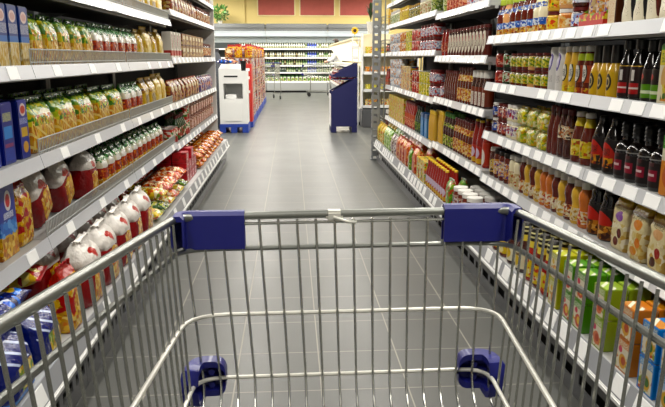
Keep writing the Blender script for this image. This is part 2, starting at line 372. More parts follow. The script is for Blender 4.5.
K['yellowredbag'] = gusset('pasta_bag', 'pasta bag', .13, .09, .24, m_, M['sealr'], seed=9)
m_ = printed('print_blue_flat_bag', .27, .18, '#111c66', [('diag', -.9, .9, .0, 1, '#dfe4f2', 7., 2.4, .82), ('blot', -1, 1, 0, 1, ['#2b55c8', '#0f1950', '#5d8ae0'], 35, .5), ('ell', .5, .5, .25, .3, '#d8b03c')], .22, 'xy')
K['bluepillow'] = pillow('pasta_bag', 'pasta bag', .27, .18, .07, m_, None, 1)
m_ = printed('print_blue_stand_bag', .2, .175, '#121d68', [('ell', .2, .35, .5, .2, '#d6b43a'), ('food', -.3, .7, .15, .55, ['#d8b93c', '#6e8b2c', '#e9d88a', '#b58a2a'], 60), ('diag', -.9, .9, .58, .95, '#cfd8f0', 9., 3., .75), ('rect', -1, 1, .02, .12, '#5a86d0')], .24)
K['bluestand'] = gusset('pasta_bag', 'pasta bag', .2, .12, .175, m_, None, seed=10)
m_ = printed('print_red_yellow_pillow', .26, .17, '#c2231c', [('blot', -1, 1, 0, 1, ['#e6b93a', '#f0dc8a', '#d8452a', '#b3151a'], 38, .35), ('diag', -.6, .6, .2, .8, '#f2e4c4', 6., 2., .8)], .24, 'xy')
K['redpillow'] = pillow('pasta_bag', 'pasta bag', .26, .17, .07, m_, M['sealr'], 2)
def pil(nm, base, cols, seed, w=.23, d=.15, h=.078): 
    m = printed('print_' + nm, w, d, base, [('blot', -1, 1, 0, 1, cols, 42, .3), ('blot', -.8, .8, .1, .9, cols[::-1], 90, .55), ('diag', -.5, .5, .25, .75, '#efe6cc', 7., 2., .8)], .26, 'xy')
    return pillow('vegetable_bag' if 'veg' in nm else 'snack_bag', 'bag', w, d, h, m, None, seed)
K['vegyellow'] = pil('veg_yellow', '#cfae3c', ['#e3c95a', '#f0e6c0', '#c4572c', '#8fa03a'], 3)
K['veggreen'] = pil('veg_green', '#36592a', ['#2c4a22', '#6f9443', '#c9c76a', '#e6dfc0'], 4)
K['snackred'] = pil('red_snack', '#b8371f', ['#cf3f22', '#e0782f', '#efd9b0', '#8c1f15'], 5)
K['snackorange'] = pil('orange_snack', '#c8632a', ['#d9762c', '#b32d1c', '#e9c07a', '#7d2a18'], 6, .2, .14, .07)
m_ = printed('print_red_square_box', .12, .084, '#b5202a', [('rect', -.6, .6, .22, .78, '#e8d6d4'), ('rect', -.5, .5, .3, .7, '#c92b36'), ('rect', -.12, .12, .2, .8, '#f0e4e2'), ('blot', -1.2, 1.2, 0, 1, ['#8c1a1e', '#d4404a'], 60, .7)], .35)
K['redbox'] = carton('red_box', 'box', .125, .11, .079, m_)
m_ = printed('print_pink_drum', .16, .12, '#c9a493', [('ell', 0, .5, .42, .24, '#b8433c'), ('ell', 0, .5, .26, .14, '#e6d3cc'), ('band', .0, .1, '#8a5a48'), ('band', .9, 1.1, '#8f5f4c'), ('blot', -1, 1, .1, .9, ['#d8b7a6', '#b98874'], 60, .6)], .4)
K['drum'] = carton('crispbread_packet', 'packet', .17, .13, .125, m_, bev=.025)
m_ = printed('print_tan_box', .17, .1, '#9a6a3e', [('blot', -1, 1, 0, 1, ['#c49a62', '#7a3a20', '#d9c28c', '#8a4a28', '#4a2418'], 60, .4), ('rect', -.6, .6, .55, .85, '#e4d9bc'), ('band', 0, .12, '#6a2a1c')], .4)
K['tanbox'] = carton('biscuit_packet', 'packet', .18, .1, .1, m_)
m_ = printed('print_red_tan_bag', .14, .17, '#9a4426', [('blot', -1.2, 1.2, 0, 1, ['#b8683a', '#7a2014', '#d9bf8a', '#b8882c', '#4a1812'], 60, .2), ('rect', -.6, .6, .5, .75, '#e6d8b8')], .3)
K['redtanbag'] = gusset('snack_bag', 'snack bag', .14, .08, .17, m_, M['sealr'], seed=11)
m_ = printed('print_purple_bag', .13, .16, '#6d5a8c', [('blot', -1.2, 1.2, 0, 1, ['#8f86b4', '#e2d4c0', '#4a3a78', '#c2703c'], 60, .3)], .3)
K['purplebag'] = gusset('snack_bag', 'snack bag', .13, .08, .16, m_, M['sealw'], seed=12)
m_ = printed('print_white_red_box', .1, .2, '#e9e3da', [('rect', -1.2, 1.2, .1, .3, '#c2281f'), ('rect', -.3, .3, .4, .9, '#c2281f'), ('mark', -.8, .8, .35, .9, '#8a8a86', 150)], .4)
K['whiteredbox'] = carton('semolina_box', 'box', .1, .07, .2, m_)
lab_j = printed('label_brown_jar', .1, .1, '#c8a07a', [('blot', -1, 1, 0, 1, ['#e6dcc8', '#8a3a22', '#c2703c'], 80, .4)])
K['brownjar'] = jar('coffee_jar', .05, .15, M['bbq'], M['lidr'], lab_j)
lab_gb = printed('label_red_green', .06, .2, '#b8332a', [('blot', -1, 1, 0, 1, ['#2f6a2c', '#e6d8c8', '#8c1a14'], 70, .3)])
K['oilbottle'] = sauce('oil_bottle', .034, .2, M['green'], M['lidr'], [(.1, .5, lab_gb)])
K['redgreentin'] = can('tomato_can', .042, .125, printed('print_tomato_can', .084, .14, '#b5291f', [('band', .35, .75, '#e4ddd0'), ('blot', -1, 1, .2, .9, ['#2f7a30', '#c93a28', '#f0e2cc'], 60, .4)]), M['caps'])
# ---- right wall
def lab(nm, base, layers, w=.07, h=.2): return printed('label_' + nm, w, h, base, layers)
dl = lambda nm, b: lab(nm, '#3d62b4', [('blot', -1.2, 1.2, 0, 1, ['#dfe6ee', '#2f55b0', '#86a8dc'], 120, .35), ('band', 0, .2, b), ('blot', -1.2, 1.2, 0, .2, ['#c86a2a', '#e6c26a', '#7a2a18', '#d8d0a0'], 120, .3)])
nl = lab('blue_neck', '#5a6ea8', [('blot', -1, 1, 0, 1, ['#dfe3ea', '#34488c', '#b9a870'], 160, .45)])
for k, c in (('dressred', 'redbr'), ('dressorange', 'peach'), ('dresscream', 'mayo'), ('dressketch', 'ket')):
    K[k] = sauce('dressing_bottle', .034, .2, M[c], M['capg'], [(.02, .36, dl('dress_' + k, '#b98a50')), (.6, .72, nl)], .5, .6, .15)
lm = lab('mustard', '#e0b52a', [('blot', -1, 1, 0, 1, ['#d8452a', '#f0d67a', '#4a7a2a', '#e8c83a'], 110, .4)], .07, .09)
K['mustard'] = jar('mustard_jar', .035, .09, M['yel'], M['lidr'], lm)
lp = lab('peach', '#e2c08a', [('blot', -1, 1, 0, 1, ['#f0e2c0', '#cf7a4a', '#e3a86a'], 110, .5)], .07, .09)
K['peachjar'] = jar('relish_jar', .037, .092, M['peach'], M['lidw'], lp)
lw = lab('white_blue', '#dfe3ee', [('ell', 0, .45, .5, .2, '#5470b8'), ('blot', -1, 1, 0, 1, ['#f2f2f2', '#8a2a2a', '#9aa8cc'], 110, .6)], .07, .09)
K['whitebluejar'] = jar('dip_jar', .037, .09, M['bbq'], M['lidr'], lw)
def lfood(nm, base, cols, sc=110): return lab(nm, base, [('blot', -1.2, 1.2, 0, 1, cols, sc, .35)], .08, .1)
K['redjar'] = jar('pepper_jar', .038, .09, M['ket'], M['lidk'], lfood('red_small', '#b3261e', ['#8c1410', '#e2b0a0', '#d9482a']))
K['greenjar'] = jar('herb_jar', .036, .09, M['green'], M['lidk'], lfood('green_white', '#dfe2d0', ['#4a7a3a', '#f0efe0', '#9a3a2a']))
lch = lab('chevron', '#b9b52e', [('vee', -1.2, 1.2, 0, 1, '#5f7f22', 7., 4.), ('blot', -.7, .7, .1, .9, ['#e9e07a', '#efe9c0', '#d8a23a'], 130, .5)], .076, .08)
K['chevjar'] = jar('pickle_jar', .038, .082, M['redbr'], M['lidr'], lch, (.2, .82), .14)
K['chevjaror'] = jar('pickle_jar', .038, .082, M['peach'], M['lidr'], lch, (.24, .8), .14)
m_ = printed('print_purple_oval', .07, .19, '#e6e3e0', [('ell', 0, .66, .5, .2, '#6a5fa0'), ('ell', 0, .66, .32, .13, '#dcd6e6'), ('mark', -.6, .6, .2, .36, '#b3afb0', 160)])
K['whitebottle'] = sauce('cream_bottle', .036, .19, m_, M['lidw'], [], .7, .74, .1)
lo = lambda nm, bg: lab(nm, bg, [('ell', 0, .45, .75, .23, '#161412'), ('ell', 0, .45, .6, .18, '#e6e2d8'), ('mark', -.5, .5, .36, .52, '#2a2622', 200, .5)], .052, .19)
K['yeldress'] = sauce('salad_sauce_bottle', .026, .19, M['yel'], M['lidw'], [(.25, .62, lo('oval_yel', '#d9b13a')), (.02, .16, lfood('yel_foot', '#d9c23a', ['#e6d04a', '#a8b03a', '#c8862a']))], .62, .66, .12)
K['reddress'] = sauce('salad_sauce_bottle', .026, .19, M['redbr'], M['lidw'], [(.25, .6, lo('oval_red', '#b04a2a')), (.7, .84, lab('lime_neck', '#a9b93a', [])), (.02, .14, lfood('red_foot', '#b3512a', ['#d9b23a', '#8c2015']))], .62, .66, .12)
lbk = lab('black_shield', '#d9b45a', [('ell', 0, .3, .62, .16, '#1a1512'), ('ell', 0, .3, .4, .1, '#cdb98a'), ('ell', 0, .3, .26, .06, '#1a1512')], .058, .19)
K['blackneck'] = sauce('steak_sauce_bottle', .029, .19, M['yel'], M['lidk'], [(.04, .5, lbk)], .42, .52, .34, .02)
lrd = lab('red_square', '#241010', [('rect', -.9, .9, .12, .3, '#b3191c'), ('rect', -.9, .9, .2, .23, '#e9d9d4'), ('rect', .1, .5, .34, .52, '#dcd6d0')], .058, .2)
K['darkred'] = sauce('soy_bottle', .029, .205, M['soy'], M['black'], [(.06, .56, lrd), (.56, .575, M['lidg'])], .4, .6, .16, .018)
lgd = lab('green_square', '#1c1310', [('rect', -1.2, 1.2, .08, .3, '#5c8f2c'), ('rect', -.9, .9, .15, .2, '#dfe6c8'), ('ell', -.2, .42, .3, .05, '#b5241c')], .058, .2)
K['darkgreen'] = sauce('soy_bottle', .029, .2, M['soy'], M['black'], [(.05, .54, lgd)], .42, .6, .18, .018)
m_ = printed('print_green_yellow_box', .1, .21, '#e4dcc2', [('band', .8, 1.1, '#4f9a2e'), ('band', .58, .8, '#d8c92e'), ('ell', -.1, .4, .6, .2, '#d9b27a'), ('mark', -.8, .8, .62, .76, '#3f6a20', 160), ('food', -.6, .6, .06, .3, VEG, 60)])
K['riceboxgreen'] = carton('rice_box', 'rice box', .1, .06, .185, m_)
m_ = printed('print_green_orange_box', .1, .21, '#3f8a2e', [('band', 0, .55, '#d98a3a'), ('ell', 0, .3, .7, .18, '#c25a22'), ('rect', -1, 1, .52, .7, '#e6e2c8'), ('mark', -.8, .8, .74, .92, '#dfe8c0', 160)])
K['riceboxorange'] = carton('rice_box', 'rice box', .1, .06, .19, m_)
K['bluejar'] = jar('herring_jar', .034, .085, M['bbq'], M['lidw'], lfood('blue_jar', '#4a66b8', ['#dfe4ee', '#2a4696', '#b3a080']))
K['redlabjar'] = jar('chutney_jar', .034, .085, M['redbr'], M['lidr'], lfood('redw_jar', '#c98a7a', ['#e9dcd0', '#a8281e', '#7a4a6a']))
K['whitepurple'] = jar('mayonnaise_jar', .036, .088, M['mayo'], M['lidw'], lfood('whpurple', '#e6e0e2', ['#8a6a9a', '#f2efe8', '#b3262a']))
m_ = printed('print_yellow_green_pack', .09, .09, '#c6b62e', [('diag', -1.2, 1.2, 0, 1, '#7f9a26', 8., 3.), ('blot', -1, 1, .05, .95, ['#e6d83e', '#8fae2e', '#d9a22e', '#f0ecc0'], 90, .35)], .28)
K['noodlepack'] = gusset('noodle_packet', 'noodle packet', .1, .06, .088, m_, M['sealy'], belly=.4, seed=13)
ls = lab('slim', '#c9b090', [('blot', -1, 1, 0, 1, ['#e9e0c8', '#3a1a10', '#b5622a'], 130, .4)], .05, .19)
K['slimred'] = sauce('chilli_bottle', .026, .212, M['redbr'], M['lidr'], [], .5, .6, .1, None, 1.)
K['slimlabel'] = sauce('worcester_bottle', .028, .208, M['bbq'], M['lidr'], [(.4, .66, ls)], .5, .7, .12)
ly = lab('yellow_curry', '#d6b62a', [('blot', -1.2, 1.2, 0, 1, ['#8a9a2a', '#f0e08a', '#b5502a', '#e6cc3a'], 100, .4)], .07, .19)
K['yellowneck'] = sauce('curry_sauce_bottle', .034, .207, M['redbr'], M['lidw'], [(.14, .46, ly), (.72, .88, lab('yel_neck', '#dcc336', []))], .5, .6, .1)
lbr = lab('red_dome', '#120c0b', [('ell', 0, .33, .9, .25, '#c2281e'), ('band', 0, .2, '#1a1210'), ('food', -.8, .8, .12, .3, ['#c8782a', '#8a2a1a', '#1a1210', '#d9a24a'], 90), ('mark', -.6, .6, .34, .48, '#2a1410', 160, .5)], .08, .2)
K['reddome'] = sauce('teriyaki_bottle', .037, .205, M['soy'], M['black'], [(.04, .62, lbr)], .44, .66, .1, .016)
lsp = lab('pink_patch', '#181111', [('rect', -.7, .7, .16, .34, '#8c2a3a'), ('rect', -.5, .5, .24, .28, '#e0c8c8'), ('rect', -.4, .4, .4, .5, '#4a2a2c')], .07, .2)
K['soyrib'] = bottle('soy_bottle', 'bottle', [(.03, 0), (.033, .005), (.034, .02), (.034, .104), (.032, .116), (.025, .128), (.014, .136), (.0135, .144), (.0135, .152)], M['soy'], ([(.017, .15), (.019, .152), (.017, .16), (.019, .165), (.017, .172), (.019, .177), (.017, .185), (.019, .19), (.017, .197), (.014, .201), (.004, .202)], M['black']), [(.012, .092, lsp), (.1, .104, mat('ring_silver', '#9a9a98', .3, .6))], 18)
m_ = printed('print_black_backbox', .075, .195, '#0f0f10', [('ell', .2, .86, .28, .075, '#d6b023'), ('ell', .2, .86, .1, .03, '#7a3a14')])
K['blackbox'] = carton('noodle_box', 'box', .075, .06, .205, m_)
def lsj(nm, cols, b='#c8b48a'): return lab(nm, b, [('blot', -1.2, 1.2, 0, 1, cols, 120, .3)], .06, .14)
K['spicedark'] = jar('spice_jar', .03, .165, M['bbq'], M['lidw'], lsj('spice_dark', ['#d9b02e', '#3a1a12', '#e6dccb']), (.15, .6), .13)
K['spicepurple'] = jar('spice_jar', .03, .165, M['redbr'], M['lidk'], lsj('spice_purple', ['#6a4a8c', '#e6d9cc', '#d98a2a']), (.15, .66), .13)
K['spicecream'] = jar('remoulade_jar', .033, .168, M['mayo'], M['lidw'], lsj('spice_cream', ['#e9e2c8', '#b3622a', '#d9c89a']), (.1, .5), .12)
def two(nm, c, cols):
    r = .031; h = .188
    prof = [(r*.86, 0), (r, h*.04), (r*1.02, h*.2), (r*.86, h*.38), (r*.86, h*.46), (r*1.04, h*.6), (r, h*.72), (r*.72, h*.82), (r*.66, h*.86)]
    cp = [(r*.72, h*.84), (r*.74, h*.85), (r*.74, h*.985), (r*.68, h), (r*.2, h*1.001)]
    return bottle('salad_dressing_jar', 'jar', prof, M[c], (cp, M['lidw']), [(h*.08, h*.36, lab(nm, '#d9cba8', [('blot', -1.2, 1.2, 0, 1, cols, 120, .3)], .07, .17))], 18, bodypart='glass', cappart='lid')
K['twobrown'] = two('two_brown', 'redbr', ['#e9e0cc', '#7a2a14', '#c2702a'])
K['twoyellow'] = two('two_yellow', 'yel', ['#e9e4cc', '#d9b23a', '#b5862a'])
K['twoamber'] = two('two_amber', 'oran', ['#ece2d2', '#b53a1c', '#d9902a'])
lfd = lab('red_dome_tall', '#120d0b', [('ell', 0, .36, .95, .2, '#c2281e'), ('rect', -1.2, 1.2, 0, .3, '#7a4a22'), ('blot', -1, 1, .04, .3, ['#c8823a', '#3a1a10', '#e0b070'], 80, .4), ('ell', .3, .8, .3, .06, '#d8b224')], .08, .2)
K['blacktall'] = sauce('marinade_bottle', .039, .2, M['soy'], M['lidk'], [(.03, .66, lfd)], .62, .68, .22, .026)
def pch(nm, blob, seed):
    m = printed('print_pouch_' + nm, .094, .2, '#e3d6ae', [('band', .82, 1.2, '#d2ab2a'), ('band', .78, .82, '#a8791f'), ('blot', -1, 1, 0, .5, ['#efe6cc', '#d9c48a', '#c9a86a'], 50, .4), ('ell', .1, .62, .5, .09, blob[0]), ('ell', .3, .32, .3, .09, blob[1]), ('ell', -.15, .16, .4, .08, blob[2]), ('rect', -1.3, -.86, -1, .9, '#8a5a26'), ('mark', -.6, .6, .7, .78, '#6a5a3a', 160, .55)], .3)
    return gusset('snack_pouch', 'pouch', .095, .055, .2, m, M['sealy'], top=.93, belly=.6, seed=seed)
K['pouchpurple'] = pch('purple', ['#8a5aa0', '#5a1c1c', '#6a2a20'], 14)
K['pouchorange'] = pch('orange', ['#e0904a', '#d9781f', '#d98a2a'], 15)
K['pouchred'] = pch('red', ['#e0b48a', '#a81e20', '#4a2216'], 16)
def tri(nm, border, seed):
    m = printed('print_tri_' + nm, .07, .2, border, [('tri', -.05, 1.0, 1.5, '#ece4cc'), ('mark', -.35, .35, .15, .7, '#9a8a70', 140, .6)])
    return gusset('soup_pouch', 'pouch', .07, .05, .2, m, mat('seal_' + nm, border, .4), top=.95, belly=.4, seed=seed)
K['triblack'] = tri('black', '#141416', 17); K['tribrown'] = tri('brown', '#5a1c12', 18); K['triyellow'] = tri('yellow', '#cdb030', 19)
m_ = printed('print_cream_carton', .06, .2, '#e9dcc0', [('band', .6, .66, '#c2402c'), ('rect', -1, .8, .0, .56, '#e3cfae'), ('mark', -.8, .6, .1, .9, '#c26a4a', 160, .6), ('rect', .8, 1.2, -1, 2, '#4a2a1c')])
K['creamcarton'] = carton('crouton_box', 'box', .062, .05, .19, m_)
# maggi style small bottles with banded necks
lmg = lab('maggi', '#d9b726', [('rect', -.8, .8, .15, .34, '#e9e2c0'), ('blot', -1, 1, 0, 1, ['#e0c02c', '#b5351e', '#f0e6b0'], 90, .6)], .06, .19)
bandneck = printed('neck_bands', .05, .232, '#15120f', [('band', .83, .865, '#e2dca8'), ('band', .91, .94, '#e2dca8')])
def seas(nm, liq, l2):
    prof = [(.036, 0), (.041, .004), (.043, .012), (.043, .112), (.039, .128), (.027, .15), (.025, .184), (.02, .188)]
    cp = [(.026, .18), (.0275, .183), (.026, .206), (.024, .222), (.018, .231), (.003, .232)]
    return bottle('seasoning_bottle', 'bottle', prof, liq, (cp, bandneck), [(.02, .1, l2), (.15, .178, mat('neck_label_yellow', '#d9c23a', .4))], 16)
K['season'] = seas('season', M['redbr'], lmg)
K['seasonwhite'] = seas('season_white', M['bbq'], lab('season_white', '#e6dfc4', [('ell', 0, .3, .8, .14, '#dcb92c'), ('rect', -.7, .7, .42, .48, '#7a5a1a')], .06, .19))
K['seasonred'] = seas('season_red', M['ket'], lab('season_red', '#d9b92c', [('blot', -1, 1, 0, 1, ['#e9dfb0', '#c2381e', '#e0c22c'], 90, .5)], .06, .19))
def soup(nm, base, top, blob, w=.086, h=.107):
    m = printed('print_soup_' + nm, w, h, base, [('rect', -.8, .8, .06, .76, '#e4dcc6'), ('blot', -.8, .8, .06, .5, ['#d8b06a', '#b8522a', '#e9e2d0', '#8a9a3a'], 80, .55), ('ell', .1, .34, .5, .22, blob[0]), ('ell', .2, .36, .3, .13, blob[1]), ('ell', -.3, .66, .26, .1, blob[2]), ('mark', -.8, .8, .78, .95, '#eef0d8', 200, .52)])
    mt = printed('print_souptop_' + nm, w, .08, top, [('diag', -1.2, 1.2, -1, 2, '#eef0da', 5., 2., .55)], .35, 'xy')
    return carton('soup_packet', 'soup packet', w, .075, h, m, mt, .002)
K['soupyellow'] = soup('yellow', '#b5b23a', '#c8cc5a', ['#c8863a', '#e2c27a', '#d9b23a'])
K['soupgreen'] = soup('green', '#548a34', '#9abf5a', ['#c8482e', '#e6c26a', '#cf5a6a'])
K['souplime'] = soup('lime', '#8ca24a', '#a8c460', ['#d98a6a', '#b5401e', '#c84a6a'])
K['souporange'] = soup('orange', '#c8762a', '#cf8a3a', ['#d9a23a', '#b5481e', '#d86a7a'])
K['soupblue'] = soup('blue', '#4a86c8', '#d98a2a', ['#d8a82e', '#3f6a2a', '#b3c8e6'])
# further bays
lbq = lab('bbq_oval', '#5a1a0e', [('ell', 0, .5, .8, .36, '#e9e2d2'), ('ell', 0, .62, .35, .1, '#a83a1e'), ('mark', -.5, .5, .34, .54, '#6a3a24', 160, .5)], .075, .19)
K['bbqoval'] = sauce('barbecue_sauce_bottle', .037, .19, M['bbq'], M['lidr'], [(.05, .8, lbq)], .7, .72, .1, None, .8)
K['redsqueeze'] = sauce('ketchup_bottle', .036, .2, M['ket'], M['lidr'], [(.2, .55, lfood('squeeze', '#b53a2a', ['#e0b090', '#8c1c14']))], .6, .7, .1, None, .75)
K['bbqwhite'] = sauce('barbecue_sauce_bottle', .037, .225, M['bbq'], M['lidw'], [(.06, .55, lab('white_panel', '#7a3a2a', [('rect', -.6, .6, .06, .5, '#e6e0d6'), ('mark', -.5, .5, .1, .45, '#8a5a4a', 160, .55)], .075, .19))], .66, .66, .2, .03)
K['yellowsauce'] = sauce('mustard_bottle', .023, .25, M['yel'], M['capy'], [], .5, .7, .12)
lgr = lab('green_low', '#7a9a2e', [('blot', -1, 1, 0, 1, ['#a9b83a', '#e6dca0', '#3a1a10'], 110, .4)], .06, .2)
K['greencap'] = sauce('chilli_bottle', .03, .255, M['bbq'], M['lidgr'], [(.06, .34, lgr), (.6, .7, lgr)], .5, .62, .13)
lor = lab('orange_low', '#c8742a', [('blot', -1, 1, 0, 1, ['#e6c23a', '#a8341a', '#f0dcb0'], 110, .4)], .06, .2)
K['orangelab'] = sauce('chilli_bottle', .03, .24, M['redbr'], M['lidr'], [(.08, .42, lor), (.62, .78, lor)], .5, .62, .1)
lk = lab('ketchup_low', '#c83a2a', [('ell', 0, .3, .8, .14, '#d8c8dc'), ('band', 0, .16, '#d9a82a')], .07, .22)
K['ketyellow'] = sauce('ketchup_bottle', .033, .215, M['ket'], M['capy'], [(.04, .42, lk)], .5, .56, .13, .016, .85)
lkt = lab('ketchup_tall', '#b83226', [('ell', 0, .26, .8, .12, '#d8c8dc'), ('band', 0, .14, '#d9a82a')], .07, .275)
K['kettall'] = sauce('ketchup_bottle', .036, .275, M['ket'], M['capy'], [(.03, .42, lkt)], .5, .62, .1, .017, .85)
K['ketwhite'] = sauce('ketchup_bottle', .036, .25, M['ket'], M['lidr'], [(.06, .62, lab('ket_white', '#b53a2a', [('ell', 0, .34, .75, .26, '#e9e2da')], .07, .19))], .6, .68, .1, None, .8)
K['whitelidjar'] = jar('tomato_paste_jar', .05, .16, M['redbr'], M['lidw'], lfood('lidjar', '#b8a090', ['#e6e2dc', '#8c2a1c', '#6a8ab0']), (.15, .7), .16)
K['greenpouch'] = gusset('sauce_pouch', 'pouch', .1, .06, .18, printed('print_green_pouch', .1, .18, '#5a8f3a', [('blot', -1, 1, 0, 1, ['#8fb04a', '#e6e2c8', '#b8402a'], 70, .5)]), M['sealw'], seed=20)
K['yellowgreenbox'] = carton('seasoning_box', 'box', .09, .06, .17, printed('print_yellow_green_box', .09, .17, '#d9b93a', [('blot', -1, 1, 0, 1, ['#6a9a2e', '#e6cf5a', '#c84a2a', '#e9e2c0'], 70, .4)]))
K['greenwhitejar'] = jar('asparagus_jar', .043, .15, M['mayo'], M['lidw'], lfood('gw', '#cfd8b8', ['#7a9a4a', '#e9ead8', '#b5b03a']))
K['yellowjar'] = jar('corn_jar', .045, .15, M['yel'], M['capy'], lfood('yj', '#dcc02a', ['#e9d85a', '#c89a1e']))
K['darkyellowjar'] = jar('olive_jar', .042, .13, M['green'], M['lidg'], lfood('dyj', '#b5a04a', ['#1e1a12', '#e6dcb0', '#8a8a3a']))
K['creamjar'] = jar('horseradish_jar', .045, .15, M['mayo'], M['lidw'], lfood('cj', '#e2d4b0', ['#c87a5a', '#efe6cc', '#a8b06a']))
K['limejar'] = jar('gherkin_jar', .05, .16, mat('brine_green', '#7f9440', .15, coat=.5), M['lidgr'], lfood('lj', '#b5c070', ['#e3e6c0', '#5a7a2a']))
K['whitecan'] = can('vegetable_can', .043, .1, printed('print_white_can', .086, .1, '#d8dade', [('blot', -1, 1, 0, 1, ['#eef0f2', '#9aa4b8', '#d8a06a'], 70, .4)]), M['caps'])
K['orangecan'] = can('vegetable_can', .043, .1, printed('print_orange_can', .086, .1, '#d98a4a', [('blot', -1, 1, 0, 1, ['#efe2d0', '#c85a2a', '#e6b05a'], 70, .4)]), M['caps'])
K['redcan'] = can('tomato_can', .043, .1, printed('print_red_can', .086, .1, '#b8342a', [('blot', -1, 1, 0, 1, ['#d8483a', '#8c1c18', '#e9c8b8'], 70, .4)]), M['caps'])
K['redwhitejar'] = jar('pepper_jar', .055, .11, M['ket'], M['lidr'], lfood('rwj', '#dcd8e0', ['#c2302a', '#e9e6ea', '#8a9ab8']))
K['yellowbluebox'] = carton('rice_box', 'box', .13, .08, .115, printed('print_yellow_blue', .13, .115, '#d9cb8a', [('blot', -1, 1, 0, 1, ['#d8b03a', '#4a5a86', '#c84a2a', '#e9e2b8'], 70, .3)]))
K['yellowredbox'] = carton('rice_box', 'box', .16, .08, .125, printed('print_yellow_red', .16, .125, '#d9c05a', [('ell', 0, .45, .45, .25, '#c8522a'), ('blot', -1, 1, 0, 1, ['#e6d68a', '#a8b83a', '#d8642a', '#e9e0b0'], 70, .35)]))
K['yellowcan'] = can('corn_can', .05, .1, printed('print_yellow_can', .1, .1, '#d2c02e', [('blot', -1, 1, 0, 1, ['#e6dc5a', '#8a9a2a', '#efe9b0'], 70, .5)]), M['caps'])
K['bluecarton'] = carton('salt_box', 'box', .12, .07, .2, printed('print_blue_carton', .12, .2, '#4a82b8', [('band', .82, 1.1, '#3a5a86'), ('rect', -.6, .6, .2, .7, '#6a9cc8')]))
K['redsauce'] = sauce('tomato_sauce_bottle', .042, .255, M['ket'], M['lidr'], [(.1, .55, lfood('redsauce', '#c85a3a', ['#e6b090', '#a8281a']))], .6, .68, .1)
K['greenbottle'] = sauce('vinegar_bottle', .036, .24, M['green'], M['lidk'], [(.1, .4, lfood('vin', '#4a6a2e', ['#8a9a4a', '#2a3a1a']))])
K['orangebag'] = gusset('lentil_bag', 'bag', .15, .09, .22, printed('print_orange_bag', .15, .22, '#c2512a', [('blot', -1, 1, 0, 1, ['#d9783a', '#a82a1c', '#e6c08a', '#c83a24'], 60, .3)]), M['sealr'], seed=21)
K['yellowtopbag'] = gusset('flour_bag', 'bag', .14, .09, .215, printed('print_yellow_top', .14, .215, '#d8b53a', [('band', 0, .5, '#c8a84a'), ('blot', -1, 1, .1, .7, ['#e6dca0', '#c86a2a', '#8a9a3a'], 60, .4)]), M['sealy'], seed=22)
K['limebag'] = gusset('lentil_bag', 'bag', .14, .09, .22, printed('print_lime_bag', .14, .22, '#7aa83a', [('blot', -1, 1, 0, 1, ['#a8c84a', '#e6e8c8', '#4a7a2a'], 60, .45)]), M['sealg'], seed=23)
K['whitebrownbag'] = gusset('lentil_bag', 'bag', .13, .08, .2, printed('print_whitebrown', .13, .2, '#c8beb0', [('blot', -1, 1, 0, 1, ['#8a7a8c', '#e6e0da', '#5a3a2a'], 60, .4)]), M['sealw'], seed=24)
K['smallred'] = jar('pepper_jar', .035, .12, M['ket'], M['lidk'], lfood('sr', '#b5402a', ['#d9a06a', '#8c1c14', '#3a1a12']))
LP_MAIN, LP_SIDE, LP_BACK_FILL, EXPO = 36, 120, 70, 0.1
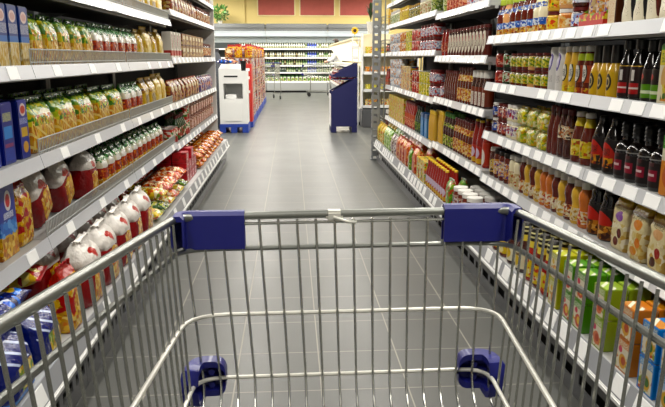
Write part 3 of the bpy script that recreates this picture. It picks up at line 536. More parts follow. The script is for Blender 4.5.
RUNS = [
    ('L', 'A', 3.03, 4.12, ('topbag',), 1, 1, 'tan and red noodle bag', 0),
    ('L', 'A', 4.15, 4.84, ('brownstripbag',), 1, 1, 'red striped yellow bag', 0),
    ('L', 'A', 4.88, 5.27, ('yellowblock',), 1, 1, 'plain yellow pasta bag', 0),
    ('L', 'B', 2.04, 2.29, ('bluebox',), 1, 1, 'tall blue spaghetti box', 0),
    ('L', 'B', 2.29, 2.48, ('bluebox',), 2, 1, 'tall blue spaghetti box by green bags', 0),
    ('L', 'B', 2.48, 3.28, ('greenbag',), 2, 1, 'green topped pasta bag', 0),
    ('L', 'B', 3.29, 4.2, ('redlabelbag',), 2, 1, 'red banded clear pasta bag', 0),
    ('L', 'B', 4.22, 5.18, ('yellowbag', 'yellowblock'), 1, 1, 'yellow pasta bag', 0),
    ('L', 'C', 1.96, 2.15, ('navybox',), 1, 1, 'dark blue pasta box', 0),
    ('L', 'C', 2.15, 2.28, ('navyboxback',), 2, 1, 'dark blue box showing its side', 0),
    ('L', 'C', 2.29, 2.4, ('navybox',), 2, 1, 'dark blue box with oval badge', 0),
    ('L', 'C', 2.41, 3.78, ('greenbagbig',), 2, 1, 'plump green topped pasta bag', 0),
    ('L', 'C', 3.8, 4.25, ('redlabelbag',), 1, 1, 'red banded bag with green top', 0),
    ('L', 'C', 4.26, 4.67, ('brownstripbag',), 1, 1, 'brown striped yellow bag', 0),
    ('L', 'C', 4.68, 5.11, ('yellowblock',), 1, 1, 'plain yellow bag', 0),
    ('L', 'D', 1.88, 2.23, ('logobox',), 1, 1, 'big blue box with red oval', 0),
    ('L', 'D', 2.23, 2.37, ('yellowredbag',), 1, 1, 'yellow bag with red blotches', 0),
    ('L', 'D', 2.42, 2.96, ('whitetopsmall',), 1, 1, 'leaning red bag with white top', -0.42),
    ('L', 'D', 2.99, 3.23, ('whitetopmid',), 1, 1, 'upright red bag with white top', 0),
    ('L', 'D', 3.25, 4.84, ('redlabelsmall',), 2, 1, 'red banded bag with dark green top', 0),
    ('L', 'E', 1.44, 2.17, ('bluestand',), 1, 1, 'blue standing pasta bag', 0),
    ('L', 'E', 2.19, 2.42, ('yellowredbag',), 1, 1, 'yellow and red bag', 0),
    ('L', 'E', 2.45, 3.7, ('whitetop',), 2, 1, 'white topped red bag', 0),
    ('L', 'T', 6.26, 8.19, ('redtanbag',), 1, 1, 'red and tan bag', 0),
    ('L', 'a', 5.38, 6.76, ('redtanbag',), 1, 1, 'red and yellow bag', 0),
    ('L', 'a', 6.83, 8.32, ('brownjar',), 1, 1, 'brown jar', 0),
    ('L', 'b', 5.25, 5.75, ('whiteredbox',), 1, 1, 'white and red carton', 0),
    ('L', 'b', 5.8, 7.18, ('tanbox',), 2, 2, 'tan biscuit packet', 0),
    ('L', 'b', 7.26, 8.2, ('brownjar',), 1, 1, 'dark lidded brown jar', 0),
    ('L', 'c', 5.17, 5.86, ('redtanbag',), 1, 1, 'red and tan bag', 0),
    ('L', 'c', 5.92, 6.76, ('redtanbag',), 1, 1, 'gold and red bag', 0),
    ('L', 'c', 6.83, 8.08, ('purplebag',), 1, 1, 'purple bag', 0),
    ('L', 'd', 4.95, 5.4, ('redgreentin',), 2, 1, 'red and white can', 0),
    ('L', 'd', 5.42, 5.82, ('oilbottle',), 2, 1, 'green oil bottle', 0),
    ('L', 'd', 5.84, 6.05, ('redgreentin',), 2, 2, 'stacked red can', 0),
    ('L', 'd', 6.11, 7.87, ('drum',), 1, 2, 'pinkish crispbread packet', 0),
    ('R', 'R1', 3.7, 3.97, ('dressred',), 2, 1, 'brown dressing bottle with lime cap', 0),
    ('R', 'R1', 3.57, 3.7, ('dressorange',), 2, 1, 'orange dressing bottle with lime cap', 0),
    ('R', 'R1', 3.22, 3.57, ('dressred',), 2, 1, 'red brown dressing bottle with lime cap', 0),
    ('R', 'R1', 3.07, 3.21, ('dresscream',), 2, 1, 'cream dressing bottle with lime cap', 0),
    ('R', 'R1', 2.94, 3.06, ('mustard',), 1, 2, 'yellow mustard jar', 0),
    ('R', 'R1', 2.8, 2.93, ('peachjar',), 1, 2, 'peach relish jar', 0),
    ('R', 'R1', 2.67, 2.79, ('whitebluejar',), 1, 2, 'white and blue dip jar', 0),
    ('R', 'R1', 2.33, 2.45, ('creamcarton',), 1, 1, 'cream carton with red stripe', 0),
    ('R', 'R1', 2.25, 2.33, ('triblack',), 1, 1, 'black pouch with cream triangle', 0),
    ('R', 'R1', 2.17, 2.24, ('triblack',), 1, 1, 'second black pouch with triangle', 0),
    ('R', 'R1', 2.09, 2.16, ('tribrown',), 1, 1, 'brown pouch with cream triangle', 0),
    ('R', 'R1', 1.93, 2.09, ('triyellow',), 1, 1, 'yellow pouch with cream triangle', 0),
    ('R', 'R2', 3.66, 3.91, ('redjar',), 1, 2, 'red pepper jar', 0),
    ('R', 'R2', 3.52, 3.65, ('greenjar',), 1, 2, 'green and white herb jar', 0),
    ('R', 'R2', 2.98, 3.51, ('chevjar', 'chevjar', 'chevjar', 'chevjaror', 'chevjar', 'chevjar'), 2, 2, 'chevron labelled pickle jar', 0),
    ('R', 'R2', 2.81, 2.98, ('whitebottle',), 1, 1, 'white bottle with purple oval', 0),
    ('R', 'R2', 2.68, 2.81, ('yeldress',), 1, 1, 'yellow sauce bottle with oval', 0),
    ('R', 'R2', 2.55, 2.68, ('reddress',), 1, 1, 'red sauce bottle with lime neck', 0),
    ('R', 'R2', 2.34, 2.55, ('blackneck',), 1, 1, 'yellow bottle with black neck', 0),
    ('R', 'R2', 2.17, 2.33, ('darkred',), 2, 1, 'dark soy bottle with red patch', 0),
    ('R', 'R2', 2.04, 2.16, ('darkgreen',), 1, 1, 'dark bottle with green label', 0),
    ('R', 'R2', 1.83, 2.04, ('riceboxgreen',), 1, 1, 'green and yellow rice box', 0),
    ('R', 'R3', 3.68, 3.84, ('bluejar',), 1, 2, 'blue labelled herring jar', 0),
    ('R', 'R3', 3.52, 3.67, ('redlabjar',), 1, 2, 'red chutney jar', 0),
    ('R', 'R3', 3.36, 3.51, ('whitepurple',), 1, 2, 'white and purple mayonnaise jar', 0),
    ('R', 'R3', 2.93, 3.35, ('noodlepack',), 2, 2, 'yellow green noodle packet', 0),
    ('R', 'R3', 2.82, 2.93, ('slimred',), 1, 1, 'slim plain red bottle', 0),
    ('R', 'R3', 2.69, 2.81, ('slimlabel',), 1, 1, 'slim dark bottle with label', 0),
    ('R', 'R3', 2.51, 2.68, ('yellowneck',), 1, 1, 'white capped curry sauce bottle', 0),
    ('R', 'R3', 2.3, 2.5, ('reddome',), 1, 1, 'black bottle with red label', 0),
    ('R', 'R3', 1.99, 2.3, ('soyrib',), 2, 1, 'black soy bottle with ribbed cap', 0),
    ('R', 'R3', 1.75, 1.98, ('riceboxorange',), 1, 1, 'green and orange rice box', 0),
    ('R', 'R4', 3.62, 3.79, ('spicedark', 'spicepurple'), 2, 1, 'small spice jar', 0),
    ('R', 'R4', 3.44, 3.61, ('spicepurple',), 2, 1, 'purple labelled spice jar', 0),
    ('R', 'R4', 3.28, 3.43, ('spicecream',), 2, 1, 'cream remoulade jar', 0),
    ('R', 'R4', 2.49, 3.27, ('twobrown', 'twoyellow', 'twobrown', 'twoyellow', 'twoamber', 'twoamber'), 2, 1, 'white capped dressing jar', 0),
    ('R', 'R4', 2.29, 2.48, ('blacktall',), 1, 1, 'black marinade bottle with red dome', 0),
    ('R', 'R4', 2.14, 2.28, ('pouchpurple',), 1, 1, 'cream pouch with purple flower', 0),
    ('R', 'R4', 2.02, 2.14, ('pouchorange',), 1, 1, 'cream pouch with orange fruit', 0),
    ('R', 'R4', 1.89, 2.02, ('pouchred',), 1, 1, 'cream pouch with red fruit', 0),
    ('R', 'R4', 1.63, 1.88, ('pouchorange',), 1, 1, 'cream pouch at the row end', 0),
    ('R', 'R5', 3.26, 3.66, ('smallred',), 2, 1, 'small red pepper jar', 0),
    ('R', 'R5', 3.02, 3.25, ('season',), 3, 1, 'banded neck seasoning bottle', 0),
    ('R', 'R5', 2.78, 3.02, ('seasonwhite',), 3, 1, 'cream labelled seasoning bottle', 0),
    ('R', 'R5', 2.48, 2.77, ('seasonred', 'season'), 3, 1, 'banded neck red seasoning bottle', 0),
    ('R', 'R5', 2.34, 2.47, ('soupyellow',), 2, 2, 'yellow soup packet', 0),
    ('R', 'R5', 2.12, 2.33, ('soupgreen',), 2, 2, 'green soup packet', 0),
    ('R', 'R5', 1.94, 2.11, ('souplime',), 2, 2, 'lime soup packet', 0),
    ('R', 'R5', 1.76, 1.93, ('souporange',), 2, 2, 'orange soup packet', 0),
    ('R', 'R5', 1.34, 1.76, ('soupblue',), 2, 2, 'blue soup packet', 0),
    ('R', 'p1', 5.03, 5.38, ('limejar',), 1, 1, 'green gherkin jar', 0),
    ('R', 'p1', 4.49, 5.02, ('redsauce',), 1, 1, 'dark red sauce bottle', 0),
    ('R', 'p1', 4.03, 4.47, ('redwhitejar',), 1, 1, 'red and white pepper jar', 0),
    ('R', 'p2', 4.95, 5.31, ('redsqueeze',), 1, 1, 'red squeeze bottle', 0),
    ('R', 'p2', 3.97, 4.93, ('bbqoval',), 1, 1, 'barbecue bottle with white oval', 0),
    ('R', 'p3', 5.03, 5.26, ('redwhitejar',), 1, 1, 'low red and white jar', 0),
    ('R', 'p3', 4.63, 5.01, ('slimred',), 1, 1, 'slim red chilli bottle', 0),
    ('R', 'p3', 4.26, 4.61, ('orangelab',), 1, 1, 'dark bottle with orange label', 0),
    ('R', 'p3', 3.92, 4.25, ('bbqwhite',), 1, 1, 'barbecue bottle with white cap', 0),
    ('R', 'p4', 5.01, 5.21, ('yellowsauce',), 2, 1, 'yellow mustard bottle', 0),
    ('R', 'p4', 4.69, 4.99, ('greencap',), 2, 1, 'dark chilli bottle, green cap', 0),
    ('R', 'p4', 4.2, 4.67, ('orangelab',), 2, 1, 'orange labelled chilli bottle', 0),
    ('R', 'p4', 3.98, 4.18, ('kettall',), 2, 1, 'ketchup bottle with yellow cap', 0),
    ('R', 'p4', 3.84, 3.96, ('ketwhite',), 2, 1, 'ketchup bottle with white oval', 0),
    ('R', 'R5', 4.96, 5.31, ('yellowgreenbox',), 2, 1, 'yellow and green box', 0),
    ('R', 'R5', 4.3, 4.94, ('ketyellow',), 2, 1, 'red bottle with yellow cap', 0),
    ('R', 'R5', 4.11, 4.29, ('greenpouch',), 2, 1, 'green sauce pouch', 0),
    ('R', 'R5', 3.67, 4.1, ('whitelidjar',), 2, 1, 'white lidded tomato jar', 0),
    ('R', 'q0', 6.47, 7.97, ('greenwhitejar', 'limejar'), 1, 1, 'pale green jar', 0),
    ('R', 'q0', 5.53, 6.42, ('yellowjar',), 1, 1, 'yellow corn jar', 0),
    ('R', 'q1', 7.21, 7.86, ('greenwhitejar',), 1, 1, 'green and white asparagus jar', 0),
    ('R', 'q1', 6.66, 7.18, ('yellowjar',), 1, 1, 'plain yellow jar', 0),
    ('R', 'q1', 6.09, 6.63, ('darkyellowjar',), 1, 1, 'dark olive jar', 0),
    ('R', 'q1', 5.65, 6.07, ('creamjar',), 1, 1, 'cream horseradish jar', 0),
    ('R', 'q1', 5.44, 5.63, ('limejar',), 1, 1, 'green gherkin jar', 0),
    ('R', 'q2', 7.17, 7.82, ('whitecan',), 1, 2, 'white vegetable can', 0),
    ('R', 'q2', 6.79, 7.14, ('orangecan',), 1, 2, 'orange vegetable can', 0),
    ('R', 'q2', 6.45, 6.76, ('yellowcan',), 1, 2, 'yellow corn can', 0),
    ('R', 'q2', 6.05, 6.42, ('redcan',), 1, 2, 'red tomato can', 0),
    ('R', 'q2', 5.39, 6.02, ('redwhitejar',), 1, 2, 'wide red and white jar', 0),
    ('R', 'q3', 6.99, 7.78, ('whitecan',), 2, 3, 'white vegetable can', 0),
    ('R', 'q3', 6.4, 6.96, ('yellowbluebox',), 1, 2, 'yellow and blue rice box', 0),
    ('R', 'q3', 6.04, 6.37, ('redcan',), 1, 2, 'dark red tomato can', 0),
    ('R', 'q3', 5.59, 6.02, ('yellowcan',), 1, 2, 'yellow corn can', 0),
    ('R', 'q3', 5.33, 5.57, ('redwhitejar',), 1, 2, 'red and white jar', 0),
    ('R', 'q4', 6.75, 7.81, ('yellowredbox',), 1, 2, 'yellow and red rice box', 0),
    ('R', 'q4', 6.19, 6.72, ('redsauce',), 2, 1, 'red tomato sauce bottle', 0),
    ('R', 'q4', 5.89, 6.16, ('greenbottle',), 2, 1, 'green vinegar bottle', 0),
    ('R', 'q4', 5.54, 5.87, ('bluecarton',), 1, 1, 'blue salt box', 0),
    ('R', 'q4', 5.3, 5.52, ('yellowsauce',), 2, 1, 'tall yellow mustard bottle', 0),
    ('R', 'R5', 7.28, 7.87, ('yellowtopbag',), 2, 1, 'yellow flour bag', 0),
    ('R', 'R5', 6.77, 7.24, ('limebag',), 2, 1, 'lime green lentil bag', 0),
    ('R', 'R5', 6.45, 6.74, ('whitebrownbag',), 2, 1, 'white and brown bag', 0),
    ('R', 'R5', 5.78, 6.41, ('orangebag',), 2, 1, 'orange lentil bag', 0),
    ('R', 'R5', 5.58, 5.75, ('greenpouch',), 2, 1, 'dark green pouch', 0),
    ('R', 'R5', 5.34, 5.56, ('orangebag',), 2, 1, 'red lentil bag', 0),
]
# ------------------------------------------------------------------ the room
def tile_floor():
    m, nt, b = new_mat('stone_tiles'); nb = NB(nt)
    tc = nt.nodes.new('ShaderNodeTexCoord'); sp = nt.nodes.new('ShaderNodeSeparateXYZ'); nt.links.new(tc.outputs['Object'], sp.inputs[0])
    P, G = .328, .0028
    fx = nb.m('DIVIDE', nb.m('SUBTRACT', sp.outputs[0], .1), P); fy = nb.m('DIVIDE', nb.m('SUBTRACT', sp.outputs[1], 3.248), P)
    def line(f, wd): return nb.m('LESS_THAN', nb.m('ABSOLUTE', nb.m('SUBTRACT', nb.m('FRACT', nb.m('ADD', f, .5)), .5)), wd / P)
    gr = nb.m('MAXIMUM', line(fx, G), line(fy, G * .8))
    cell = nb.vec(nb.m('FLOOR', fx), nb.m('FLOOR', fy), 0.)
    wn = nt.nodes.new('ShaderNodeTexWhiteNoise'); nt.links.new(cell, wn.inputs['Vector'])
    ns = nt.nodes.new('ShaderNodeTexNoise'); ns.inputs['Scale'].default_value = 260; ns.inputs['Detail'].default_value = 2; nt.links.new(tc.outputs['Object'], ns.inputs['Vector'])
    n2 = nt.nodes.new('ShaderNodeTexNoise'); n2.inputs['Scale'].default_value = 2.2; nt.links.new(tc.outputs['Object'], n2.inputs['Vector'])
    base = nb.mix(nb.m('MULTIPLY', ns.outputs[0], .8), lin('#484947'), lin('#6b6c67'))
    base = nb.mix(nb.m('MULTIPLY', wn.outputs['Value'], .25), base, lin('#50514d'))
    base = nb.mix(gr, base, lin('#98958a'))
    nb.put(b.inputs['Base Color'], base)
    nb.put(b.inputs['Roughness'], nb.m('ADD', nb.m('MULTIPLY', n2.outputs[0], .1), nb.m('ADD', nb.m('MULTIPLY', gr, .3), .31)))
    b.inputs['Specular IOR Level'].default_value = .45
    bp = nt.nodes.new('ShaderNodeBump'); bp.inputs['Strength'].default_value = .12; bp.inputs['Distance'].default_value = .002
    nb.put(bp.inputs['Height'], nb.m('SUBTRACT', ns.outputs[0], nb.m('MULTIPLY', gr, 1.5))); nt.links.new(bp.outputs[0], b.inputs['Normal'])
    return m
XW0, XW1, YW0, YW1, ZC = -5.2, 5.6, -2.6, 24.9, 3.6
bm = bmesh.new(); box(bm, XW0, XW1, YW0, YW1, -.12, 0); struct('floor', bm, tile_floor())
bm = bmesh.new(); box(bm, XW0, XW1, YW0, YW1, ZC, ZC + .1); struct('ceiling', bm, mat('ceiling_white', '#b4b2ac', .9))
yel = mat('wall_yellow', '#e6cf86', .8, noise=.12, nscale=1.5)
pale = mat('wall_pale', '#dcdad2', .9)
bm = bmesh.new(); box(bm, XW0, XW1, YW1, YW1 + .12, 0, ZC); struct('wall_back', bm, yel)
bm = bmesh.new(); box(bm, XW0 - .12, XW0, YW0, YW1, 0, ZC); struct('wall_left', bm, pale)
bm = bmesh.new(); box(bm, XW1, XW1 + .12, YW0, YW1, 0, ZC); struct('wall_right', bm, pale)
bm = bmesh.new(); box(bm, XW0, XW1, YW0 - .12, YW0, 0, ZC); struct('wall_front', bm, pale)
bm = bmesh.new(); box(bm, XW0 + .01, -1.62, YW1 - .1, YW1 - .001, 2.3, ZC - .01); struct('trim_1', bm, yel)
red = mat('panel_red', '#b8574a', .7, noise=.25, nscale=6.)
for i, (a, b) in enumerate(((-1.16, .18), (.36, 1.62), (1.8, 3.06))):
    r = empty('red_wall_panel', ((a+b)/2, YW1 - .02, 2.7), 0, ['red wall panel left of the wall strips above the cooler', 'red wall panel in the middle above the far cooler', 'red wall panel furthest right above the far cooler'][i], 'wall panel', 'red panels on the yellow wall')
    bm = bmesh.new(); bbox(bm, a - (a+b)/2, b - (a+b)/2, -.012, .015, 0, .86, .004); obj('panel', bm, red, r)
    bm = bmesh.new()
    for sx in (a, b): box(bm, sx-(a+b)/2-.02, sx-(a+b)/2+.02, -.018, .016, -.02, .88)
    box(bm, a-(a+b)/2+.02, b-(a+b)/2-.02, -.018, .016, -.03, -.001); box(bm, a-(a+b)/2+.02, b-(a+b)/2-.02, -.018, .016, .861, .88)
    obj('frame', bm, mat('panel_frame', '#e8d9a0', .6), r)

# ------------------------------------------------------------------ ceiling lamps (out of the picture, overhead)
lampm = mat('lamp_diffuser', '#fff8ea', .5, emit=4.)
def lamp(x, y, where, power, L=1.5, z=3.42):
    r = empty('ceiling_lamp', (x, y, z), 0, where, 'ceiling lamp', 'long ceiling lamps')
    bm = bmesh.new(); bbox(bm, -.13, .13, -L/2, L/2, .0, .06, .01); obj('housing', bm, M['white'], r)
    bm = bmesh.new(); bbox(bm, -.1, .1, -L/2+.03, L/2-.03, -.02, -.002, .006); obj('diffuser', bm, lampm, r)
    bm = bmesh.new()
    for sy in (-.5, .5): tube(bm, [(0, sy, .06), (0, sy, ZC - z)], .006)
    obj('hanger', bm, M['chrome'], r)
    l = bpy.data.lights.new('tube_light', 'AREA'); l.shape = 'RECTANGLE'; l.size = .22; l.size_y = L; l.energy = power; l.color = (1., .965, .9)
    o = bpy.data.objects.new('tube_light', l); COL.objects.link(o); o.parent = r; o.location = (0, 0, -.03)
for i in range(8):
    for x, sd in ((-.72, 'left'), (.96, 'right')):
        lamp(x, -.2 + i * 3.0, f'long white ceiling lamp over the aisle, {ORD[i]} of the {sd} row from the trolley', LP_MAIN, 2.2, 3.2)
for i, x in enumerate((-2.6, .2, 3.0)):
    lamp(x, 22.6, f'{ORD[i]} added ceiling lamp from the left, to brighten the back wall', LP_BACK_FILL, 1.6)  # unseen lamps added to brighten the yellow wall
for i in range(4):
    lamp(-3.0, 9.5 + i * 4.2, 'long ceiling lamp above the left displays, ' + ORD[i] + ' from the front', LP_SIDE, 2.2)
    lamp(3.0, 9.5 + i * 4.2, 'long ceiling lamp above the right fridges, ' + ORD[i] + ' from the front', LP_SIDE, 2.2)

# ------------------------------------------------------------------ gondola shelving
def prism_y(bm, sec, y0, y1):
    a = [bm.verts.new((x, y0, z)) for x, z in sec]; b = [bm.verts.new((x, y1, z)) for x, z in sec]; n = len(sec)
    for i in range(n): bm.faces.new((a[i], a[(i+1) % n], b[(i+1) % n], b[i]))
    bm.faces.new(a[::-1]); bm.faces.new(b)

TAGP = {}
def tags(parent, s, xa, za, xb, zb, y0, y1, step, wd, rr, dens=1.):
    """price tickets slipped into a rail whose face runs from (xa,za) up to (xb,zb)"""
    key = (s, round(xb - xa, 4), round(zb - za, 4), wd)
    for kk in (0, 1):
        if key + (kk,) not in TAGP:
            bm = bmesh.new(); k0, k1 = .08, .92; e = .0022
            P = lambda k, o: (s * (xa + (xb-xa)*k - o) - s*xa, za + (zb-za)*k - za)
            prism_y(bm, [P(k0, 0), P(k1, 0), P(k1, e), P(k0, e)], -wd/2, wd/2)
            TAGP[key + (kk,)] = mesh('price_ticket', bm, M['tagw' if kk == 0 else 'tagg'], False)
    n = int((y1 - y0) / step)
    for i in range(n):
        if rr.random() > dens: continue
        y = y0 + (i + .5) * (y1 - y0) / n + rr.uniform(-.01, .01)
        link('price_ticket', TAGP[key + (0,)], parent, (s * xa, y, za))

def gondola(s, X, Xb, y0, y1, decks, label, guards=(), tagstep=.13, dens=1., endpanel=False, posts=True, height=2.0):
    y0 += .002; y1 -= .002; yc = (y0 + y1) / 2; D = .46; rr = random.Random(int(yc * 100) + 7 * (s > 0))
    r = empty('gondola_shelf_unit', (0, yc, 0), 0, label, 'shelf unit', 'gondola shelf units along the aisle')
    a, b = y0 - yc, y1 - yc
    mlip = M['lip'] if s < 0 else M['lipr']
    q = lambda x: s * x
    bm = bmesh.new(); box(bm, *sorted((q(X+D), q(X+D+.03))), a, b, .02, height); obj('back_panel', bm, M['back'], r, False)
    for y in (a + .001, b - .031):
        bm = bmesh.new(); box(bm, *sorted((q(X+D-.03), q(X+D-.001))), y, y + .03, .0, height); obj('upright', bm, M['upright'], r, False)
    # base: kick plate with vent slots, deck, ticket rail, bumper
    Xk = Xb + .035; bm = bmesh.new()
    box(bm, *sorted((q(Xk), q(Xk+.004))), a, b, 0, .062); box(bm, *sorted((q(Xk), q(Xk+.004))), a, b, .104, .172)
    n = int((b - a) / .132); st = (b - a) / n
    for i in range(n + 1):
        u = a + i * st; box(bm, *sorted((q(Xk), q(Xk+.004))), max(a, u - .017), min(b, u + .017), .0621, .1039)
    obj('kick_plate', bm, M['kick'], r, False)
    bm = bmesh.new(); box(bm, *sorted((q(Xk+.06), q(Xk+.064))), a, b, 0, .172); obj('slot_shade_sheet', bm, M['slot'], r, False)  # dark sheet standing in for the shade inside the vent slots
    bm = bmesh.new(); box(bm, *sorted((q(Xb+.02), q(X+D))), a, b, .19, .258); obj('base_deck', bm, M['deck'], r, False)
    xa, za, xb, zb = Xb - .001, .196, Xb + .018, .262
    bm = bmesh.new(); prism_y(bm, [(q(xa), za), (q(xb), zb), (q(xb+.004), zb), (q(xa+.02), za)], a, b); rail = obj('ticket_rail', bm, mat('base_rail_grey', '#94969a', .4), r, False)
    tags(rail, s, xa, za, xb, zb, a, b, tagstep, .085 if s > 0 else .08, rr, dens)
    bm = bmesh.new(); bbox(bm, q(Xb-.008), q(Xb+.02), a, b, .174, .194, .004); obj('bumper_rail', bm, M['white'], r)
    for k, z in enumerate(decks):
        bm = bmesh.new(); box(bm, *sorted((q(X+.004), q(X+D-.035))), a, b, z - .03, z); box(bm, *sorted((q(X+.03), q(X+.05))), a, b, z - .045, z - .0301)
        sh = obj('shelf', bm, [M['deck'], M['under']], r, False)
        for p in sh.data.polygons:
            if p.normal.z < -.5: p.material_index = 1  # steel undersides coloured dark to imitate the shade below each shelf
        xa, za, xb, zb = X - .012, z - .037, X, z + .009
        bm = bmesh.new(); prism_y(bm, [(q(xa), za), (q(xb), zb), (q(xb+.003), zb), (q(xb+.003), za)], a, b); rail = obj('ticket_rail', bm, mlip, sh, False)
        tags(rail, s, xa, za, xb, zb, a, b, tagstep, .085 if s > 0 else .08, rr, dens)
        for y in (a + .004, b - .008):
            bm = bmesh.new(); prism_y(bm, [(q(X+.3), z-.0305), (q(X+D-.04), z-.0305), (q(X+D-.04), z-.06), (q(X+D-.08), z-.06)], y, y + .004); obj('bracket', bm, M['upright'], sh, False)
        if z in guards:
            bm = bmesh.new(); xg = q(X + .008); g0, g1 = a + .015, b - .015
            tube(bm, [(xg, g0, z + .062), (xg, g1, z + .062)], .0026, 6); tube(bm, [(xg, g0, z + .018), (xg, g1, z + .018)], .002, 6)
            nw = int((g1 - g0) / .016)
            for i in range(nw + 1):
                y = g0 + (g1 - g0) * i / nw; tube(bm, [(xg, y, z + .0005), (xg, y, z + .062)], .0016, 4)
            for y in (g0, g1): tube(bm, [(xg, y, z + .062), (xg, y, z + .0005)], .0026, 6)
            obj('wire_guard', bm, M['guard'], sh)
    if endpanel:
        bm = bmesh.new(); bbox(bm, *sorted((q(X - .005), q(X + D))), b + .001, b + .02, .26, height, .004); obj('end_panel', bm, M['white'], r)
    return r

XL, XLB, XR, XRB = .88, .75, 1.12, .99
LN = [1.478, 1.184, .875, .578]; LF = [1.785, 1.558, 1.21, .87, .555]
yl = [.98, 2.352, 3.715, 5.08, 6.5, 7.93]
ll = ['left gondola shelf unit nearest the trolley with blue pasta boxes', 'second left gondola shelf unit with green topped pasta bags and wire guards', 'third left gondola shelf unit with yellow pasta bags', 'fourth left gondola shelf unit with biscuit packets', 'last left gondola shelf unit beside the white display']
for i in range(5):
    gondola(-1, XL, XLB, yl[i], yl[i+1], LN if i < 3 else LF, ll[i], (LN[1], LN[2], LN[3], LN[0]) if 1 <= i < 3 else (), .34 if i < 3 else .2, .85, endpanel=(i == 4))
yr = [1.06, 2.425, 3.79, 5.175, 6.51, 7.85]
lr = ['right gondola shelf unit nearest the trolley with dark soy bottles', 'second right gondola shelf unit with chevron labelled jars', 'third right gondola shelf unit with barbecue and ketchup bottles', 'fourth right gondola shelf unit with cans and jars', 'last right gondola shelf unit at the aisle end']
RD = [[1.327, 1.073, .797, .545]] * 2 + [[1.533, 1.221, .914, .562]] + [[1.797, 1.566, 1.267, .896, .54]] * 2
for i in range(5):
    gondola(1, XR, XRB, yr[i], yr[i+1], RD[i], lr[i], (), .125, .8)

# ------------------------------------------------------------------ the goods
DECK = {'L': dict(A=1.478, B=1.184, C=.875, D=.578, E=.258, T=1.785, a=1.558, b=1.21, c=.87, d=.555),
        'R': dict(R1=1.327, R2=1.073, R3=.797, R4=.545, R5=.258, p1=1.533, p2=1.221, p3=.914, p4=.562, q0=1.797, q1=1.566, q2=1.267, q3=.896, q4=.54)}
SPAN = {}
for k in 'ABCD': SPAN[k] = (1., 5.06)
for k in 'Tabcd': SPAN[k] = (5.1, 7.9)
for k in ('R1', 'R2', 'R3', 'R4'): SPAN[k] = (1.08, 3.775)
for k in ('p1', 'p2', 'p3', 'p4'): SPAN[k] = (3.8, 5.16)
for k in ('q0', 'q1', 'q2', 'q3', 'q4'): SPAN[k] = (5.19, 7.83)
SPAN['E'] = (1., 7.9); SPAN['R5'] = (1.08, 7.83)
WHERE = dict(A='left top shelf', B='left second shelf', C='left third shelf', D='left fourth shelf', E='left bottom shelf', T='far left top shelf', a='far left upper shelf', b='far left middle shelf', c='far left third shelf', d='far left fourth shelf',
             R1='right top shelf', R2='right second shelf', R3='right third shelf', R4='right fourth shelf', R5='right bottom shelf', p1='right third bay top shelf', p2='right third bay second shelf', p3='right third bay third shelf', p4='right third bay fourth shelf',
             q0='far right top shelf', q1='far right upper shelf', q2='far right middle shelf', q3='far right third shelf', q4='far right fourth shelf')
ROWN = ['front row', 'second row', 'third row']
rg = random.Random(5)
for side, lev, ya, yb, keys, rows, tiers, desc, tilt in RUNS:
    s = -1 if side == 'L' else 1; z = DECK[side][lev] + .0005
    lo, hi = SPAN[lev]; ya, yb = max(ya, lo), min(yb, hi)
    P0 = K[keys[0]]; w = max(K[k]['w'] for k in keys) * (1.3 if tilt else 1); d = max(K[k]['d'] for k in keys)
    gap = .003 if P0['parts'][0][0] == 'carton' else .008 if P0['parts'][0][0] == 'bag' else .004
    n = max(1, int((yb - ya + gap) / (w + gap))); st = (yb - ya) / n
    base = lev in ('E', 'R5')
    xf = ((XL if s < 0 else XR) + .03) if not base else ((XLB if s < 0 else XRB) + .028)
    if lev in ('B', 'C', 'D', 'A'): xf += .012
    if lev == 'D' and tilt: xf += .015
    depth = (.41 if not base else .53); rows = min(rows, max(1, int(depth / (d + .006))))
    for i in range(n):
        yy = (ya + (i + .5) * st) if s < 0 else (yb - (i + .5) * st)
        for rw in range(rows):
            for t in range(tiers):
                P = K[keys[i % len(keys)]]
                bag = P['parts'][0][0] == 'bag'; x = s * (xf + d / 2 + rw * (d * (1.2 if bag else 1.) + .006))
                jt = (rg.uniform(-1, 1) * (.012 if bag else .002)) * min(1, (st - w) * 60 + .2)
                lab_ = f'{ORD[i]} {desc} from the left' if n > 1 else desc
                if rows > 1: lab_ += f', {ROWN[rw]}'
                if tiers > 1: lab_ += ', ' + ['lower tier', 'upper tier', 'topmost tier'][t]
                lab_ += ' on ' + WHERE[lev]
                lab_ = lab_.replace(' from the left', ' from left')
                if len(lab_.replace('-', ' ').replace(',', '').split()) > 16: print('LONG', lab_)
                rz = (PI/2 if s < 0 else -PI/2) + rg.uniform(-1, 1) * (.05 if bag else .0)
                put(P, (x + s * abs(jt) * .3, yy + jt * .3, z + t * (P['h'] + .0008) + (.034 if tilt else 0)), rz, lab_, f'{desc} run on {WHERE[lev]}', 0, tilt)

def place(key, x, y, z, rz, label, group=None, tilt=0., roll=0.): return put(K[key], (x, y, z), rz, label, group, tilt, roll)
